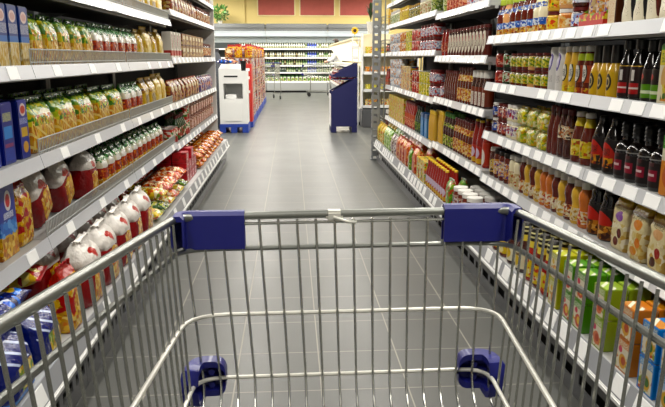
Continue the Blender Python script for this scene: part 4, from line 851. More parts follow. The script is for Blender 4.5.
# display tray of dark jars at eye level on the right
Pt = .30; t = empty('display_tray', (XR + .12, 2.56, 1.3275), -PI/2, 'red cardboard display tray of dark jars on right top shelf', 'display tray')
mtray = printed('print_red_tray', .28, .12, '#c2281f', [('blot', -.8, .8, .25, .8, ['#d9c22e', '#7aa02a', '#d8862a', '#c2281f'], 60, .35)], .5)
bm = bmesh.new(); hw = .105
loft(bm, [[(x, y, zz) for x, y, zz in ((-hw, -.09, 0), (hw, -.09, 0), (hw, -.088, .055), (-hw, -.088, .055))], [(x, y, zz) for x, y, zz in ((-hw, -.084, 0), (hw, -.084, 0), (hw, -.084, .055), (-hw, -.084, .055))]]); obj('front_panel', bm, mtray, t, False)
for sx in (-1, 1):
    bm = bmesh.new(); prof = [(-.083, 0), (.09, 0), (.09, .17), (-.02, .1), (-.083, .055)]
    loft(bm, [[(sx*(hw-.004), y, zz) for y, zz in prof], [(sx*hw, y, zz) for y, zz in prof]]); obj('side_panel', bm, mtray, t, False)
bm = bmesh.new(); box(bm, -hw+.005, hw-.005, -.083, .09, 0, .004); obj('tray_floor', bm, M['redp'], t, False)
for i in range(3):
    for j in range(2):
        place('spicedark' if j else 'spicepurple', XR + .085 + j * .085, 2.56 + .067 - i * .067, 1.333, -PI/2, f'{ORD[i]} dark jar from left in red tray, {ROWN[j]}', 'dark jars in the red display tray')
# soft bags heaped along the left bottom shelf
zb = .259
lay = [('vegyellow', 'yellow vegetable bag'), ('veggreen', 'green vegetable bag'), ('vegyellow', 'yellow vegetable bag'), ('snackred', 'red snack bag')]
cnt = {}
for layer in range(3):
    for c in range(2):
        for i in range(6):
            if layer == 2 and (c == 0): continue
            if layer == 1 and i == 0: continue
            y = 3.9 + i * .196 + (layer % 2) * .03; x = -(.895 + c * .25 + layer * .012)
            key, dsc = lay[(i + c + layer) % 4] if layer < 2 else ('snackred', 'red snack bag')
            if i >= 3 and layer >= 1: key, dsc = 'snackred', 'red snack bag'
            kk = (dsc, layer, c); cnt[kk] = cnt.get(kk, 0) + 1
            place(key, x, y, zb + layer * .083, 0 + rg.uniform(-.01, .01), f'{ORD[cnt[kk]-1]} {dsc} from the left, {ROWN[c]}, {["lowest", "second", "top"][layer]} layer of left heap', 'bags heaped on the left bottom shelf', 0, 0)
for i in range(4):
    for t_ in range(3):
        for c in range(2):
            if t_ == 2 and i % 2: continue
            place('redbox', -(.865 + c * .118), 5.15 + i * .132, zb + t_ * .0815, PI/2, f'{ORD[i]} red box from the left, {ROWN[c]}, {["lowest", "second", "top"][t_]} layer, left bottom shelf', 'red boxes stacked on the left bottom shelf')
for i in range(9):
    for layer in range(3):
        for c in range(2):
            if layer == 2 and c == 0: continue
            key, dsc = (('snackorange', 'orange snack bag') if (i + layer) % 3 else ('snackred', 'far red snack bag'))
            place('snackorange', -(.88 + c * .21 + layer * .01), 5.83 + i * .22, zb + layer * .073, PI/2 + rg.uniform(-.05, .05) + PI/2, f'{ORD[i]} orange snack bag from left, {ROWN[c]}, {["lowest", "second", "top"][layer]} layer, left aisle end', 'orange snack bags heaped at the left aisle end')
# flat blue and red bags over the upright ones, nearest left bottom shelf
for i in range(2):
    place('bluepillow', -(.9 + .02*i), 1.66 + i * .285, .258 + .183, PI/2 + .12 * i, f'{ORD[i]} flat blue pasta bag lying on top, nearest left bottom shelf', 'flat blue bags on the left bottom shelf')
place('redpillow', -1.0, 2.24, .258 + .183, .2, 'flat red and yellow bag lying beside flat blue bags', 'flat bags on the left bottom shelf')

# ------------------------------------------------------------------ shopping trolley
def cart(loc, rz, label, group=None):
    r = empty('shopping_trolley', loc, rz, label, 'shopping trolley', group); ox, oy = .09, .6
    T = lambda pts: [(x - ox, y - oy, z) for x, y, z in pts]
    def tb(name, pts, rad, m=M['chrome'], seg=8, fil=0., parent=r):
        bm = bmesh.new(); tube(bm, fillet(T(pts), fil) if fil else T(pts), rad, seg); return obj(name, bm, m, parent)
    lx = lambda y: -.187 - (1.05 - y) * .072; rx = lambda y: .366 - (1.05 - y) * .036; rz_ = lambda y: .967 + (1.05 - y) * .09
    tb('rim_tube', [(lx(.12), .12, rz_(.12)), (-.187, 1.05, .967), (.366, 1.05, .972), (rx(.12), .12, rz_(.12))], .0066, M['rimm'], 10, .05)
    tb('rim_wire', [(-.15, 1.046, .955), (.33, 1.046, .959)], .0024)
    tb('side_rail', [(lx(.14)+.004, .14, rz_(.14)-.054), (-.183, 1.052, .912), (.362, 1.052, .915), (rx(.14)-.004, .14, rz_(.14)-.054)], .0042, M['rimm'], 8, .06)
    wm = mat('galvanised_wire', '#e4e2d8', .35, .35)
    tb('side_rail', [(-.205, .14, .87), (-.176, 1.052, .797), (.346, 1.052, .799), (.225, .14, .87)], .0036, wm, 8, .07)
    tb('side_rail', [(-.2, .14, .74), (-.168, 1.054, .681), (.338, 1.054, .684), (.27, .14, .74)], .0036, wm, 8, .05)
    for k in range(-7, 11):
        x = .0375 + .0307 * k; xb = .09 + (x - .09) * .945 + .008
        tb('wire', [(x, 1.0455, .962), (xb, 1.0475, .668), (xb, 1.02, .632), (xb, .2, .60)], .0022, M['chrome'], 6, .03)
    for y in [.2 + .0307 * i for i in range(27)]:
        f = (y - .2) / .8
        tb('wire', [(lx(y) + .0065, y, rz_(y) - .004), (lx(y) * .96 + .014, y, .61 + .03 * f), (-.1, y, .602 + .03 * f)] if 0 else [(lx(y) + .0066, y, rz_(y) - .004), (-.168 - (1 - f) * .03, y, .603 + .032 * f)], .0022, M['chrome'], 6)
        tb('wire', [(rx(y) - .0066, y, rz_(y) - .004), (.338 - (1 - f) * .03, y, .603 + .032 * f)], .0022, M['chrome'], 6)
    for y in (.25, .45, .65, .85):
        f = (y - .2) / .8; tb('cross_wire', [(-.168 - (1 - f) * .03, y, .599 + .032 * f), (.338 - (1 - f) * .03, y, .599 + .032 * f)], .003, M['chrome'], 6)
    bm = bmesh.new()
    for x in [-.2 + .03 * i for i in range(18)]: tube(bm, T([(x, .15, rz_(.15) - .02), (x, .2, .605)]), .0022, 6)
    tube(bm, T([(-.24, .15, rz_(.15) - .012), (.33, .15, rz_(.15) - .012)]), .004); obj('rear_gate', bm, M['chrome'], r)
    tb('handle', [(lx(.12) - .01, .1, rz_(.12)), (rx(.12) + .01, .1, rz_(.12))], .014, M['blue'], 12)
    # latch at the middle of the front rim
    bm = bmesh.new(); bbox(bm, .054 - ox, .082 - ox, 1.040 - oy, 1.060 - oy, .958, .976, .004); tube(bm, T([(.066, 1.04, .966), (.09, 1.0385, .958), (.104, 1.041, .957)]), .0026); obj('rim_latch', bm, wm, r)
    # blue corner guards hooked over the rim
    for sg, cx, x_in, zt in ((-1, -.183, -.078, .977), (1, .363, .249, .983)):
        o_ = .0105; zb_ = zt - .062
        path = fillet([(x_in, 1.05, 0), (cx, 1.05, 0), (cx + (.002 if sg < 0 else -.001), 1.012, 0)], .03, 6)
        bm = bmesh.new(); loops = []
        for i, p in enumerate(path):
            a_ = path[max(i-1, 0)]; b_ = path[min(i+1, len(path)-1)]; tdir = (b_ - a_).normalized(); nrm = Vector((-tdir.y, tdir.x, 0)) * (1 if sg < 0 else -1)
            drop = zb_ + (.0 if i < len(path) - 1 else .012)
            sec = [(-o_, drop), (-o_, zt - .006), (-o_ * .5, zt), (o_ * .5, zt), (o_, zt - .006), (o_, drop), (o_ - .003, drop), (o_ - .003, zt - .009), (-o_ + .003, zt - .009), (-o_ + .003, drop)]
            loops.append([(p.x + nrm.x * q - ox, p.y + nrm.y * q - oy, zz) for q, zz in sec])
        loft(bm, loops); obj('corner_guard', bm, M['blue'], r, True, 40)
    # blue corner bumpers low on the front
    for sg, cx, x_in in ((-1, -.166, -.118), (1, .338, .286)):
        path = fillet([(x_in, 1.064, 0), (cx + sg * .004, 1.064, 0), (cx + sg * .012, 1.018, 0)], .034, 8)
        path = [path[0].lerp(path[1], t) for t in (0, .06, .14, .26, .42, .65)] + path[1:-1] + [path[-2].lerp(path[-1], t) for t in (.4, .75, 1)]
        n = len(path); L_ = [0.]
        for p, q in zip(path, path[1:]): L_.append(L_[-1] + (q - p).length)
        bm = bmesh.new(); loops = []
        for i, p in enumerate(path):
            a_ = path[max(i-1, 0)]; b_ = path[min(i+1, n-1)]; tdir = (b_ - a_).normalized(); nrm = Vector((-tdir.y, tdir.x, 0)) * (1 if sg < 0 else -1)
            k = L_[i] / L_[-1]; u = min(L_[i], L_[-1] - L_[i]) / .018
            e = .45 + .55 * math.sqrt(max(0, 1 - (1 - min(1, u)) ** 2)); ht = .034 * e; hb = (.03 + .022 * max(0, k - .45)) * e
            sec = [(-.018, ht), (.006, ht), (.012, ht * .8), (.012, -hb * .8), (.006, -hb), (-.018, -hb), (-.018, -hb + .011), (.0, -hb + .013), (.002, -.011), (-.006, -.008), (-.006, .003), (.002, .006), (.0, ht - .013), (-.018, ht - .011)]
            loops.append([(p.x - nrm.x * q - ox, p.y - nrm.y * q - oy, .681 + zz) for q, zz in sec])
        loft(bm, loops); bu = obj('corner_bumper', bm, M['blue'], r, True, 35)
        for zz in (.694, .67):
            bm = bmesh.new(); tube(bm, [(cx - sg * .024 - ox, 1.066 - oy, zz), (cx - sg * .024 - ox, 1.05 - oy, zz)], .0055, 10); obj('screw', bm, M['blue'], bu)
    # chassis and castors (below the picture)
    tb('chassis', [(-.2, .2, .66), (-.2, .14, .16), (-.14, .92, .16), (.29, .92, .16), (.33, .14, .16), (.33, .2, .66)], .011, M['rimm'], 8, .06)
    for x in (-.15, .29): tb('chassis_leg', [(x, .8, .16), (x, .8, .612)], .01, M['rimm'])
    for x, y in ((-.19, .2), (.32, .2), (-.13, .85), (.27, .85)):
        tb('castor_fork', [(x, y, .155), (x, y, .07)], .009, M['rimm'])
        bm = bmesh.new(); tube(bm, T([(x - .014, y, .056), (x + .014, y, .056)]), .056, 18); obj('wheel', bm, M['black'], r)
    return r
cart((.09, .6, 0), 0, 'shopping trolley in the foreground with blue corner guards', 'shopping trolleys')
cart((-.64, 20.1, 0), .25, 'empty far shopping trolley beside the left pallet displays', 'shopping trolleys')
cart((.82, 21.3, 0), PI/2, 'far shopping trolley held by the person in white', 'shopping trolleys')

# ------------------------------------------------------------------ the far end: cooler wall
YC = 23.55
gl = ['left', 'middle', 'right']
cm_in = mat('cooler_inside', '#dfe8e6', .5)
milk = []
def mini(nm, col, capc, h=.2, w=.034):
    return bottle(nm, 'bottle', [(w*.9, 0), (w, .004), (w, h*.55), (w*.62, h*.72), (w*.4, h*.8), (w*.4, h*.88)], mat('dairy_' + nm + col, col, .35), ([(w*.5, h*.86), (w*.5, h*.98), (w*.3, h)], mat('dairycap' + capc, capc, .4)), [(.02, h*.45, mat('dairylab' + col + capc, capc, .5))], 10)
DAIRY = {c: mini('drink_bottle', c, k) for c, k in (('#e3e4d8', '#b0b088'), ('#7d8c4a', '#c8ccac'), ('#4f7a35', '#c0ccaa'), ('#2a46b0', '#c8d0e8'), ('#a89a68', '#5a4a2a'), ('#8e9a8a', '#34443a'))}
TUB = jar('yoghurt_tub', .06, .2, mat('tub_white', '#e2e2da', .4), M['lidgr'], printed('label_tub', .11, .2, '#e4e2d4', [('ell', 0, .4, .7, .3, '#5a8a3a'), ('blot', -1, 1, 0, 1, ['#d8c83a', '#e6e6dc', '#7a9a4a'], 50, .5)]), (.1, .75))
shz = [1.50, 1.20, .93, .69, .375]
for u in range(3):
    x0, x1 = -3.0 + u * 2.15, -3.0 + (u + 1) * 2.15 - .01; xc = (x0 + x1) / 2
    r = empty('cooler_cabinet', (xc, YC, 0), 0, f'{gl[u]} section of the open dairy cooler along the back wall', 'cooler', 'cooler sections on the back wall'); a, b = x0 - xc, x1 - xc
    bm = bmesh.new(); bbox(bm, a, b, 0, 1.0, .06, .34, .02); obj('base', bm, mat('cooler_base', '#9a9c9a', .4), r)
    bm = bmesh.new(); box(bm, a, b, .06, 1.0, 0, .059); obj('plinth', bm, M['slot'], r, False)
    bm = bmesh.new(); box(bm, a, b, .9, 1.0, .341, 2.05); obj('back_wall', bm, mat('cooler_back_shade', '#5c6260', .6), r, False)  # wall coloured dark so the gaps between rows look shaded
    bm = bmesh.new(); bbox(bm, a, b, -.02, 1.0, 2.17, 2.34, .03); bbox(bm, a, b, -.05, .1, 2.10, 2.169, .01); obj('canopy', bm, mat('canopy_grey', '#686a69', .4, .3), r)
    bm = bmesh.new(); loft(bm, [[(x, .45, 1.93), (x, .02, 2.095), (x, .04, 2.099), (x, .5, 1.93)] for x in (a, b)]); obj('header_panel', bm, mat('cooler_header_glow', '#eef4f4', .5, emit=.62), r, False)  # panel emits to look lit; it is no lamp
    bm = bmesh.new(); box(bm, a, b, .885, .8995, 1.72, 2.04); obj('upper_back', bm, cm_in, r, False)
    for k, z in enumerate(shz):
        bm = bmesh.new(); box(bm, a, b, .12, .88, z - .03, z); sh = obj('shelf', bm, M['under'], r, False)
        bm = bmesh.new(); bbox(bm, a, b, .1, .118, z - .036, z + .012, .003); obj('ticket_rail', bm, M['white'], sh)
    l = bpy.data.lights.new('case_light', 'AREA'); l.shape = 'RECTANGLE'; l.size = 2.0; l.size_y = .1; l.energy = 4; l.color = (.93, 1, .98)
    o = bpy.data.objects.new('case_light', l); COL.objects.link(o); o.parent = r; o.location = (0, .16, 1.98); o.rotation_euler = (math.radians(25), 0, 0)
nm_ = ['top', 'second', 'third', 'fourth', 'lowest']
dk = list(DAIRY)
rc = random.Random(3)
for k, z in enumerate(shz):
    xs = -1.75
    i = 0
    while xs < 1.45:
        if k == 4: P, st, dsc = TUB, .14, 'white yoghurt tub with green lid'
        else:
            if .55 < xs < .95: c = '#2a46b0'
            else: c = rc.choice([[dk[0]], [dk[0], dk[4], dk[0]], [dk[1], dk[4], dk[2]], [dk[1], dk[2], dk[5]]][k] if xs < .5 else [[dk[0], dk[1]], [dk[2], dk[0]], [dk[2], dk[1]], [dk[1], dk[2]]][k])
            P, st = DAIRY[c], .082
            dsc = {'#e3e4d8': 'white drink bottle', '#7d8c4a': 'olive green drink bottle', '#4f7a35': 'green drink bottle', '#2a46b0': 'blue drink bottle', '#a89a68': 'tan drink bottle', '#8e9a8a': 'grey green drink bottle'}[c]
        put(P, (xs, YC + .2, z + .0005), 0, f'{dsc} on the {nm_[k]} shelf of the far dairy cooler', f'{dsc}s on the {nm_[k]} cooler shelf')
        xs += st; i += 1

# plants and ornament on top of the fridges
def plant(loc, label, n, h, spread, potr, poth, lm, seed, wid=.05, bush=False):
    r = empty('potted_plant', loc, 0, label, 'plant'); rr = random.Random(seed)
    bm = bmesh.new(); lathe(bm, [(potr*.7, 0), (potr, poth*.9), (potr*1.08, poth*.92), (potr*1.08, poth), (potr*.9, poth), (potr*.88, poth*.85)], 16); obj('pot', bm, M['pot'], r)
    bm = bmesh.new()
    if bush:
        for i in range(n):
            d = Vector((rr.gauss(0, 1), rr.gauss(0, 1), rr.gauss(0, 1))).normalized() * rr.uniform(.25, 1) ** .5
            c = Vector((d.x * spread, d.y * spread, poth + h * .5 + d.z * h * .5)); u = (d + Vector((rr.uniform(-.6, .6), rr.uniform(-.6, .6), rr.uniform(-.2, .8)))).normalized()
            s_ = u.cross(Vector((rr.uniform(-1, 1), rr.uniform(-1, 1), .3))).normalized(); nn = u.cross(s_) * .003; L = wid * rr.uniform(1.2, 2.2); w_ = wid * .5
            loft(bm, [[c + o, c + u * L * .5 + s_ * w_ + o, c + u * L + o, c + u * L * .5 - s_ * w_ + o] for o in (-nn, nn)])
        bs = bmesh.new()
        for i in range(7):
            a = i * .9; tube(bs, [(0, 0, poth * .9), (math.cos(a) * spread * .3, math.sin(a) * spread * .3, poth + h * .3), (math.cos(a) * spread * .7, math.sin(a) * spread * .7, poth + h * .7)], .008, 5)
        obj('stems', bs, M['leafd'], r); n = 0
    for i in range(n):
        a = rr.uniform(0, 2*PI); sp_ = rr.uniform(.2, 1) * spread; hh = h * rr.uniform(.5, 1); P0 = Vector((0, 0, poth*.9)); P2 = Vector((math.cos(a)*sp_, math.sin(a)*sp_, poth + hh)); P1 = Vector((math.cos(a)*sp_*.3, math.sin(a)*sp_*.3, poth + hh*.9))
        side = Vector((-math.sin(a), math.cos(a), 0)); L, Rr_ = [], []
        for k in range(7):
            t = k / 6; c = P0.lerp(P1, t).lerp(P1.lerp(P2, t), t); w_ = wid * (.12 + math.sin(PI * min(1, max(0, (t - .25) / .75)))) * (1 if t > .2 else .2)
            L.append(c - side * w_); Rr_.append(c + side * w_)
        up = Vector((0, 0, .004))
        loft(bm, [[l, q, q + up, l + up] for l, q in zip(L, Rr_)])
    obj('leaves', bm, lm, r); return r
plant((-2.42, YC + .3, 2.342), 'leafy green potted plant on top of the far cooler', 230, .5, .3, .1, .1, M['leaf'], 4, .06, True)

# ------------------------------------------------------------------ right: fridge, end cap, sunflower, wire rack, post
fx, fy0, fy1 = 1.1, 12.1, 19.5
r = empty('refrigerated_shelf', (fx, (fy0+fy1)/2, 0), 0, 'cream lit refrigerated shelf running back behind the navy display', 'refrigerated shelf'); a, b = fy0 - (fy0+fy1)/2, fy1 - (fy0+fy1)/2
bm = bmesh.new(); bbox(bm, 0, .8, a, b, .05, .3, .02); obj('base', bm, M['white'], r)
bm = bmesh.new(); box(bm, .05, .75, a + .02, b, 0, .049); obj('plinth', bm, M['slot'], r, False)
bm = bmesh.new(); box(bm, .72, .8, a, b, .301, 1.5); obj('back_wall', bm, M['cream'], r, False)
bm = bmesh.new(); bbox(bm, .0, .8, a, b, 1.5, 1.56, .02); obj('canopy', bm, M['cream'], r)
bm = bmesh.new(); loft(bm, [[(.02, y, 1.495), (.34, y, 1.12), (.37, y, 1.12), (.06, y, 1.499)] for y in (a + .04, b)]); obj('sloping_header', bm, mat('cream_header_glow', '#f4ead0', .5, emit=.7), r, False)  # light on the cream slope is put in as emission, not a lamp
for z in (1.08, .82, .56):
    bm = bmesh.new(); box(bm, .06, .71, a + .04, b, z - .03, z); sh = obj('shelf', bm, M['cream'], r, False)
    bm = bmesh.new(); bbox(bm, .04, .058, a + .04, b, z - .04, z + .01, .003); obj('ticket_rail', bm, M['white'], sh)
bm = bmesh.new()
for x in (0, .11): box(bm, x, x + .02, a - .02, a - .001, 0, 1.56)
for z in [.1 + .18 * i for i in range(8)]: box(bm, .021, .109, a - .02, a - .001, z, z + .05)
obj('end_frame', bm, M['white'], r, False)
l = bpy.data.lights.new('case_light', 'AREA'); l.shape = 'RECTANGLE'; l.size = .1; l.size_y = 7.; l.energy = 40; l.color = (1, .93, .75)
o = bpy.data.objects.new('case_light', l); COL.objects.link(o); o.parent = r; o.location = (.04, 0, 1.47); o.rotation_euler = (0, math.radians(-20), 0)
for k, z in enumerate((.82, .56, 1.08)):
    if k == 2: continue
    for i in range(24):
        put(K['redwhitejar'] if i % 3 else K['greenwhitejar'], (fx + .13, 12.35 + i * .29, z + .0005), -PI/2, f'{ORD[i]} {"red" if i % 3 else "pale"} jar from the front, {["upper", "lower"][k]} deck of cream fridge', 'jars in the cream fridge')
# end cap shelf facing the trolley
ex0, ex1, ey = 1.25, 2.25, 11.95
r = empty('end_cap_shelf', ((ex0+ex1)/2, ey, 0), 0, 'white end cap shelf of yellow packets behind the grey post', 'shelf'); a, b = ex0 - (ex0+ex1)/2, ex1 - (ex0+ex1)/2
bm = bmesh.new(); bbox(bm, a, b, -.3, .1, .0, .32, .015); obj('base', bm, M['kick'], r)
bm = bmesh.new(); box(bm, a, b, .07, .1, .321, 1.62); obj('back_panel', bm, M['cream'], r, False)
for sx in (a, b - .02):
    bm = bmesh.new(); box(bm, sx, sx + .02, -.2, .069, .321, 1.62); obj('side_panel', bm, M['white'], r, False)
ez = (1.27, .96, .66, .38)
for z in ez:
    bm = bmesh.new(); box(bm, a + .021, b - .021, -.26, .069, z - .03, z); sh = obj('shelf', bm, M['deck'], r, False)
    bm = bmesh.new(); bbox(bm, a + .021, b - .021, -.275, -.261, z - .04, z + .012, .003); obj('ticket_rail', bm, M['white'], sh)
for k, z in enumerate(ez):
    key, dsc = (('yellowredbox', 'pale yellow packet'), ('orangecan', 'orange and yellow can'), ('yellowcan', 'yellow can'), ('yellowbluebox', 'pale packet'))[k]
    P = K[key]; n = int(.9 / (P['w'] + .008))
    for i in range(n): put(P, (ex0 + .05 + (i + .5) * .9 / n, ey - .14, z + .0005), 0, f'{ORD[i]} {dsc} from left on the end cap shelf, {["top", "second", "third", "lowest"][k]} level', f'{dsc}s on the end cap shelf')
# sunflower ornament and plant over the end cap
r = empty('sunflower_ornament', (1.16, 12.2, 1.561), 0, 'yellow sunflower ornament with dark centre on top of the fridge', 'ornament'); r.scale = (.6, .6, .6)
bm = bmesh.new(); tube(bm, [(0, 0, 0), (0, 0, .18)], .008); lathe(bm, [(.05, 0), (.05, .01), (.01, .014)], 14); obj('stem', bm, M['leaf'], r)
bm = bmesh.new()
for i in range(14):
    a_ = 2*PI*i/14; c, s_ = math.cos(a_), math.sin(a_)
    loft(bm, [[(c*q - s_*w_, -.01 + dy, .2 + s_*q + c*w_) for w_, dy in ((-ww, 0), (ww, 0), (ww, .006), (-ww, .006))] for q, ww in ((.04, .012), (.075, .02), (.105, .012), (.115, .002))])
obj('petals', bm, M['petal'], r)
bm = bmesh.new(); lathe(bm, [(.052, 0), (.05, .012), (.03, .02), (.004, .022)], 16); bmesh.ops.rotate(bm, cent=(0,0,0), matrix=Matrix.Rotation(PI/2, 3, 'X'), verts=bm.verts[:]); bmesh.ops.translate(bm, vec=(0, -.01, .2), verts=bm.verts[:]); obj('seed_head', bm, M['seed'], r)
plant((1.41, 11.92, 1.621), 'dark spiky plant in a white pot on the end cap shelf', 50, .34, .1, .07, .2, M['leafd'], 9, .014)
# grey slotted post at the end of the right shelves
r = empty('slotted_post', (1.005, 7.915, 0), 0, 'grey slotted steel post at the end of the right shelves', 'post')
bm = bmesh.new(); w_ = .042
for sx, sy in ((-1, -1), (1, -1), (-1, 1), (1, 1)): box(bm, *sorted((sx*w_, sx*(w_-.018))), *sorted((sy*w_, sy*(w_-.018))), 0, 2.2)
z = .05
while z < 2.18:
    for sg in (-1, 1):
        box(bm, -w_+.0181, w_-.0181, sg*w_-.0015, sg*w_+.0015, z, z + .05); box(bm, sg*w_-.0015, sg*w_+.0015, -w_+.0181, w_-.0181, z, z + .05)
    z += .085
obj('post', bm, M['upright'], r, False)
bm = bmesh.new(); bbox(bm, -.055, .055, -.055, .055, 0, .02, .003); obj('foot_plate', bm, M['upright'], r)
# wire rack behind the post
r = empty('wire_basket_rack', (1.34, 8.2, 0), 0, 'tall wire basket rack of bottles at the right aisle end', 'wire rack'); bk = [.35, .82, 1.28, 1.56]
bm = bmesh.new()
for x in (-.22, .22):
    for y in (-.2, .2): tube(bm, [(x, y, 0), (x, y, 2.0)], .008, 6)
obj('frame', bm, M['rimm'], r)
for z in bk:
    bm = bmesh.new()
    for k in range(10):
        x = -.21 + k * .42 / 9; tube(bm, [(x, .195, z + .14), (x, .195, z), (x, -.195, z), (x, -.195, z + .14)], .0022, 5)
    for k in range(8):
        y = -.19 + k * .38 / 7; tube(bm, [(.212, y, z + .14), (.212, y, z + .001), (-.212, y, z + .001), (-.212, y, z + .14)], .0022, 5)
    for zz in (.05, .1, .14): tube(bm, [(-.214, -.197, z + zz), (.214, -.197, z + zz), (.214, .197, z + zz), (-.214, .197, z + zz)], .0028, 5, True)
    obj('basket', bm, M['rimm'], r)
for k, z in enumerate(bk):
    key, dsc = (('bbqwhite', 'dark bottle'), ('redsauce', 'red bottle'), ('redjar', 'dark red jar'), ('yellowsauce', 'yellow bottle'))[k]
    for i in range(3):
        for j in range(2): put(K[key], (1.34 - .13 + i * .12, 8.2 - .1 + j * .13, z + .0045), 0, f'{ORD[i]} {dsc} from left in wire rack, {ROWN[j]}', f'{dsc}s in the wire basket rack')

# navy cardboard floor display
r = empty('floor_display', (.865, 11.1, 0), 0, 'navy cardboard floor display stacked with red jars by right aisle end', 'display stand'); hw = .215
def board(bm, prof, y, th=.012): loft(bm, [[(x, y, z) for x, z in prof], [(x, y + th, z) for x, z in prof]])
for nm2, y in (('side_board', -.25), ('side_board', .238)):
    bm = bmesh.new(); board(bm, [(-hw, .1), (hw, .1), (hw, .9), (-hw, .67)], y); obj(nm2, bm, M['navy'], r, False)
    bm = bmesh.new(); board(bm, [(-hw, .905), (hw, .905), (hw, 1.13), (-hw, .925)], y); obj('upper_side_board', bm, M['navy'], r, False)
bm = bmesh.new(); box(bm, hw - .012, hw, -.2375, .2375, .1, 1.13); obj('back_board', bm, M['navy'], r, False)
bm = bmesh.new(); box(bm, -hw, -hw + .012, -.2375, .2375, .1, .62); obj('front_board', bm, M['white'], r, False)
for z in (.55, .86):
    bm = bmesh.new(); box(bm, -hw + .0125, hw - .0125, -.237, .237, z, z + .012); obj('tier', bm, M['navy'], r, False)
bm = bmesh.new(); box(bm, -hw - .004, -hw - .0005, -.25, .25, .86, .92); obj('tier_edge', bm, M['redp'], r, False)
for sx in (-1, 1):
    bm = bmesh.new(); bbox(bm, sx*hw, sx*(hw-.09), -.25, .25, 0, .0995, .006); obj('foot', bm, M['navy'], r)
for t_, z in ((0, .5625), (1, .8725)):
    for i in range(3):
        for j in range(4): put(K['redwhitejar'], (.865 - .125 + i * .118, 11.1 - .17 + j * .115, z), -PI/2, f'{ORD[i]} red jar from left, {["first", "second", "third", "fourth"][j]} row, {["lower", "upper"][t_]} tier of navy display', 'red jars in the navy floor display')

# ------------------------------------------------------------------ left: white counter, pallets of snacks
r = empty('promotion_counter', (-.94, 11.2, 0), 0, 'white box counter on blue pallet at end of left shelves', 'counter')
bm = bmesh.new(); W2 = .225
box(bm, -W2, W2, -.24, .24, .145, .55); box(bm, -W2, W2, -.24, .24, .80, 1.0)
for x in (-W2, W2 - .07): box(bm, x, x + .07, -.24, .24, .5501, .7999)
box(bm, -W2 + .0701, W2 - .0701, .2, .24, .5501, .7999); obj('body', bm, M['white'], r, False)
bm = bmesh.new(); bbox(bm, -.15, .13, -.252, -.2405, .19, .5, .004); obj('front_panel', bm, M['white'], r)
bm = bmesh.new(); bbox(bm, -.14, .08, -.246, -.2405, .9, .925, .003); obj('slot', bm, M['black'], r)
bm = bmesh.new(); loft(bm, [[(x, -.24, 1.0005), (x, .24, 1.0005), (x, .24, 1.1), (x, -.24, 1.03)] for x in (-W2, .12)]); obj('sloping_top', bm, M['white'], r, False)
bm = bmesh.new(); bbox(bm, -.13, .05, -.2, .1, .5505, .62, .008); obj('inner_tray', bm, M['white'], r)
def pallet(loc, label, w, d, h=.14):
    r = empty('blue_pallet', loc, 0, label, 'pallet', 'blue pallets')
    bm = bmesh.new(); bbox(bm, -w/2, w/2, -d/2, d/2, h - .05, h, .004); obj('deck', bm, M['pallet'], r)
    for x in (-w/2, -.05, w/2 - .1):
        bm = bmesh.new(); bbox(bm, x, x + .1, -d/2, d/2, 0, h - .0505, .004); obj('runner', bm, M['pallet'], r)
pallet((-.94, 11.2, 0), 'blue pallet under the white box counter', .47, .52)
r = empty('waste_bin', (-.77, 11.05, 1.0005), 0, 'small black cup bin on the white box counter', 'bin')
bm = bmesh.new(); lathe(bm, [(.035, 0), (.05, .15), (.056, .152), (.056, .16), (.048, .16), (.033, .01)], 16); obj('bin', bm, M['black'], r)
r = empty('grey_sack', (-1.3, 11.75, 0), 0, 'tall dark grey sack left of the white box counter', 'sack')
bm = bmesh.new(); lathe(bm, [(.12, 0), (.15, .1), (.15, .9), (.13, 1.15), (.06, 1.3), (.08, 1.36)], 12); obj('sack', bm, M['grey'], r)
for i, (x, y, key, rz) in enumerate(((-1.06, 11.02, 'bluepillow', .05), (-1.02, 11.29, 'snackred', -.1))):
    place(key, x, y, 1.105, rz, ['blue bag lying on the white box counter', 'red bag lying on the white box counter'][i], None, 0, 0)
r = empty('red_display_tower', (-.745, 12.0, 0), 0, 'tall red display tower with white price cards behind white counter', 'display stand')
bm = bmesh.new(); bbox(bm, -.06, .06, -.2, .2, .1, 1.1, .004); obj('tower', bm, M['redp'], r)
bm = bmesh.new(); bbox(bm, -.07, .07, -.22, .22, 0, .0995, .004); obj('foot', bm, M['pallet'], r)
for z in (.98, .84, .6):
    bm = bmesh.new(); bbox(bm, -.035, .03, -.206, -.2003, z, z + .05, .001); obj('price_card', bm, M['tagw'], r)
mcrate = printed('print_display_crate', .5, .2, '#8a6448', [('strand', -1.2, 1.2, .1, 1, ['#9a3226', '#dcd8d0', '#5a3226', '#c0b4a4', '#7a7890', '#2a2226', '#b8482a', '#e4e0dc'], 18), ('blot', -1.2, 1.2, 0, 1, ['#b8382a', '#e6ddd0', '#6a3226', '#c89a6a', '#8a88a0'], 40, .6), ('band', 0, .12, '#c8b49a')], .5)
CR = carton('snack_crate', 'crate', .5, .9, .21, mcrate)
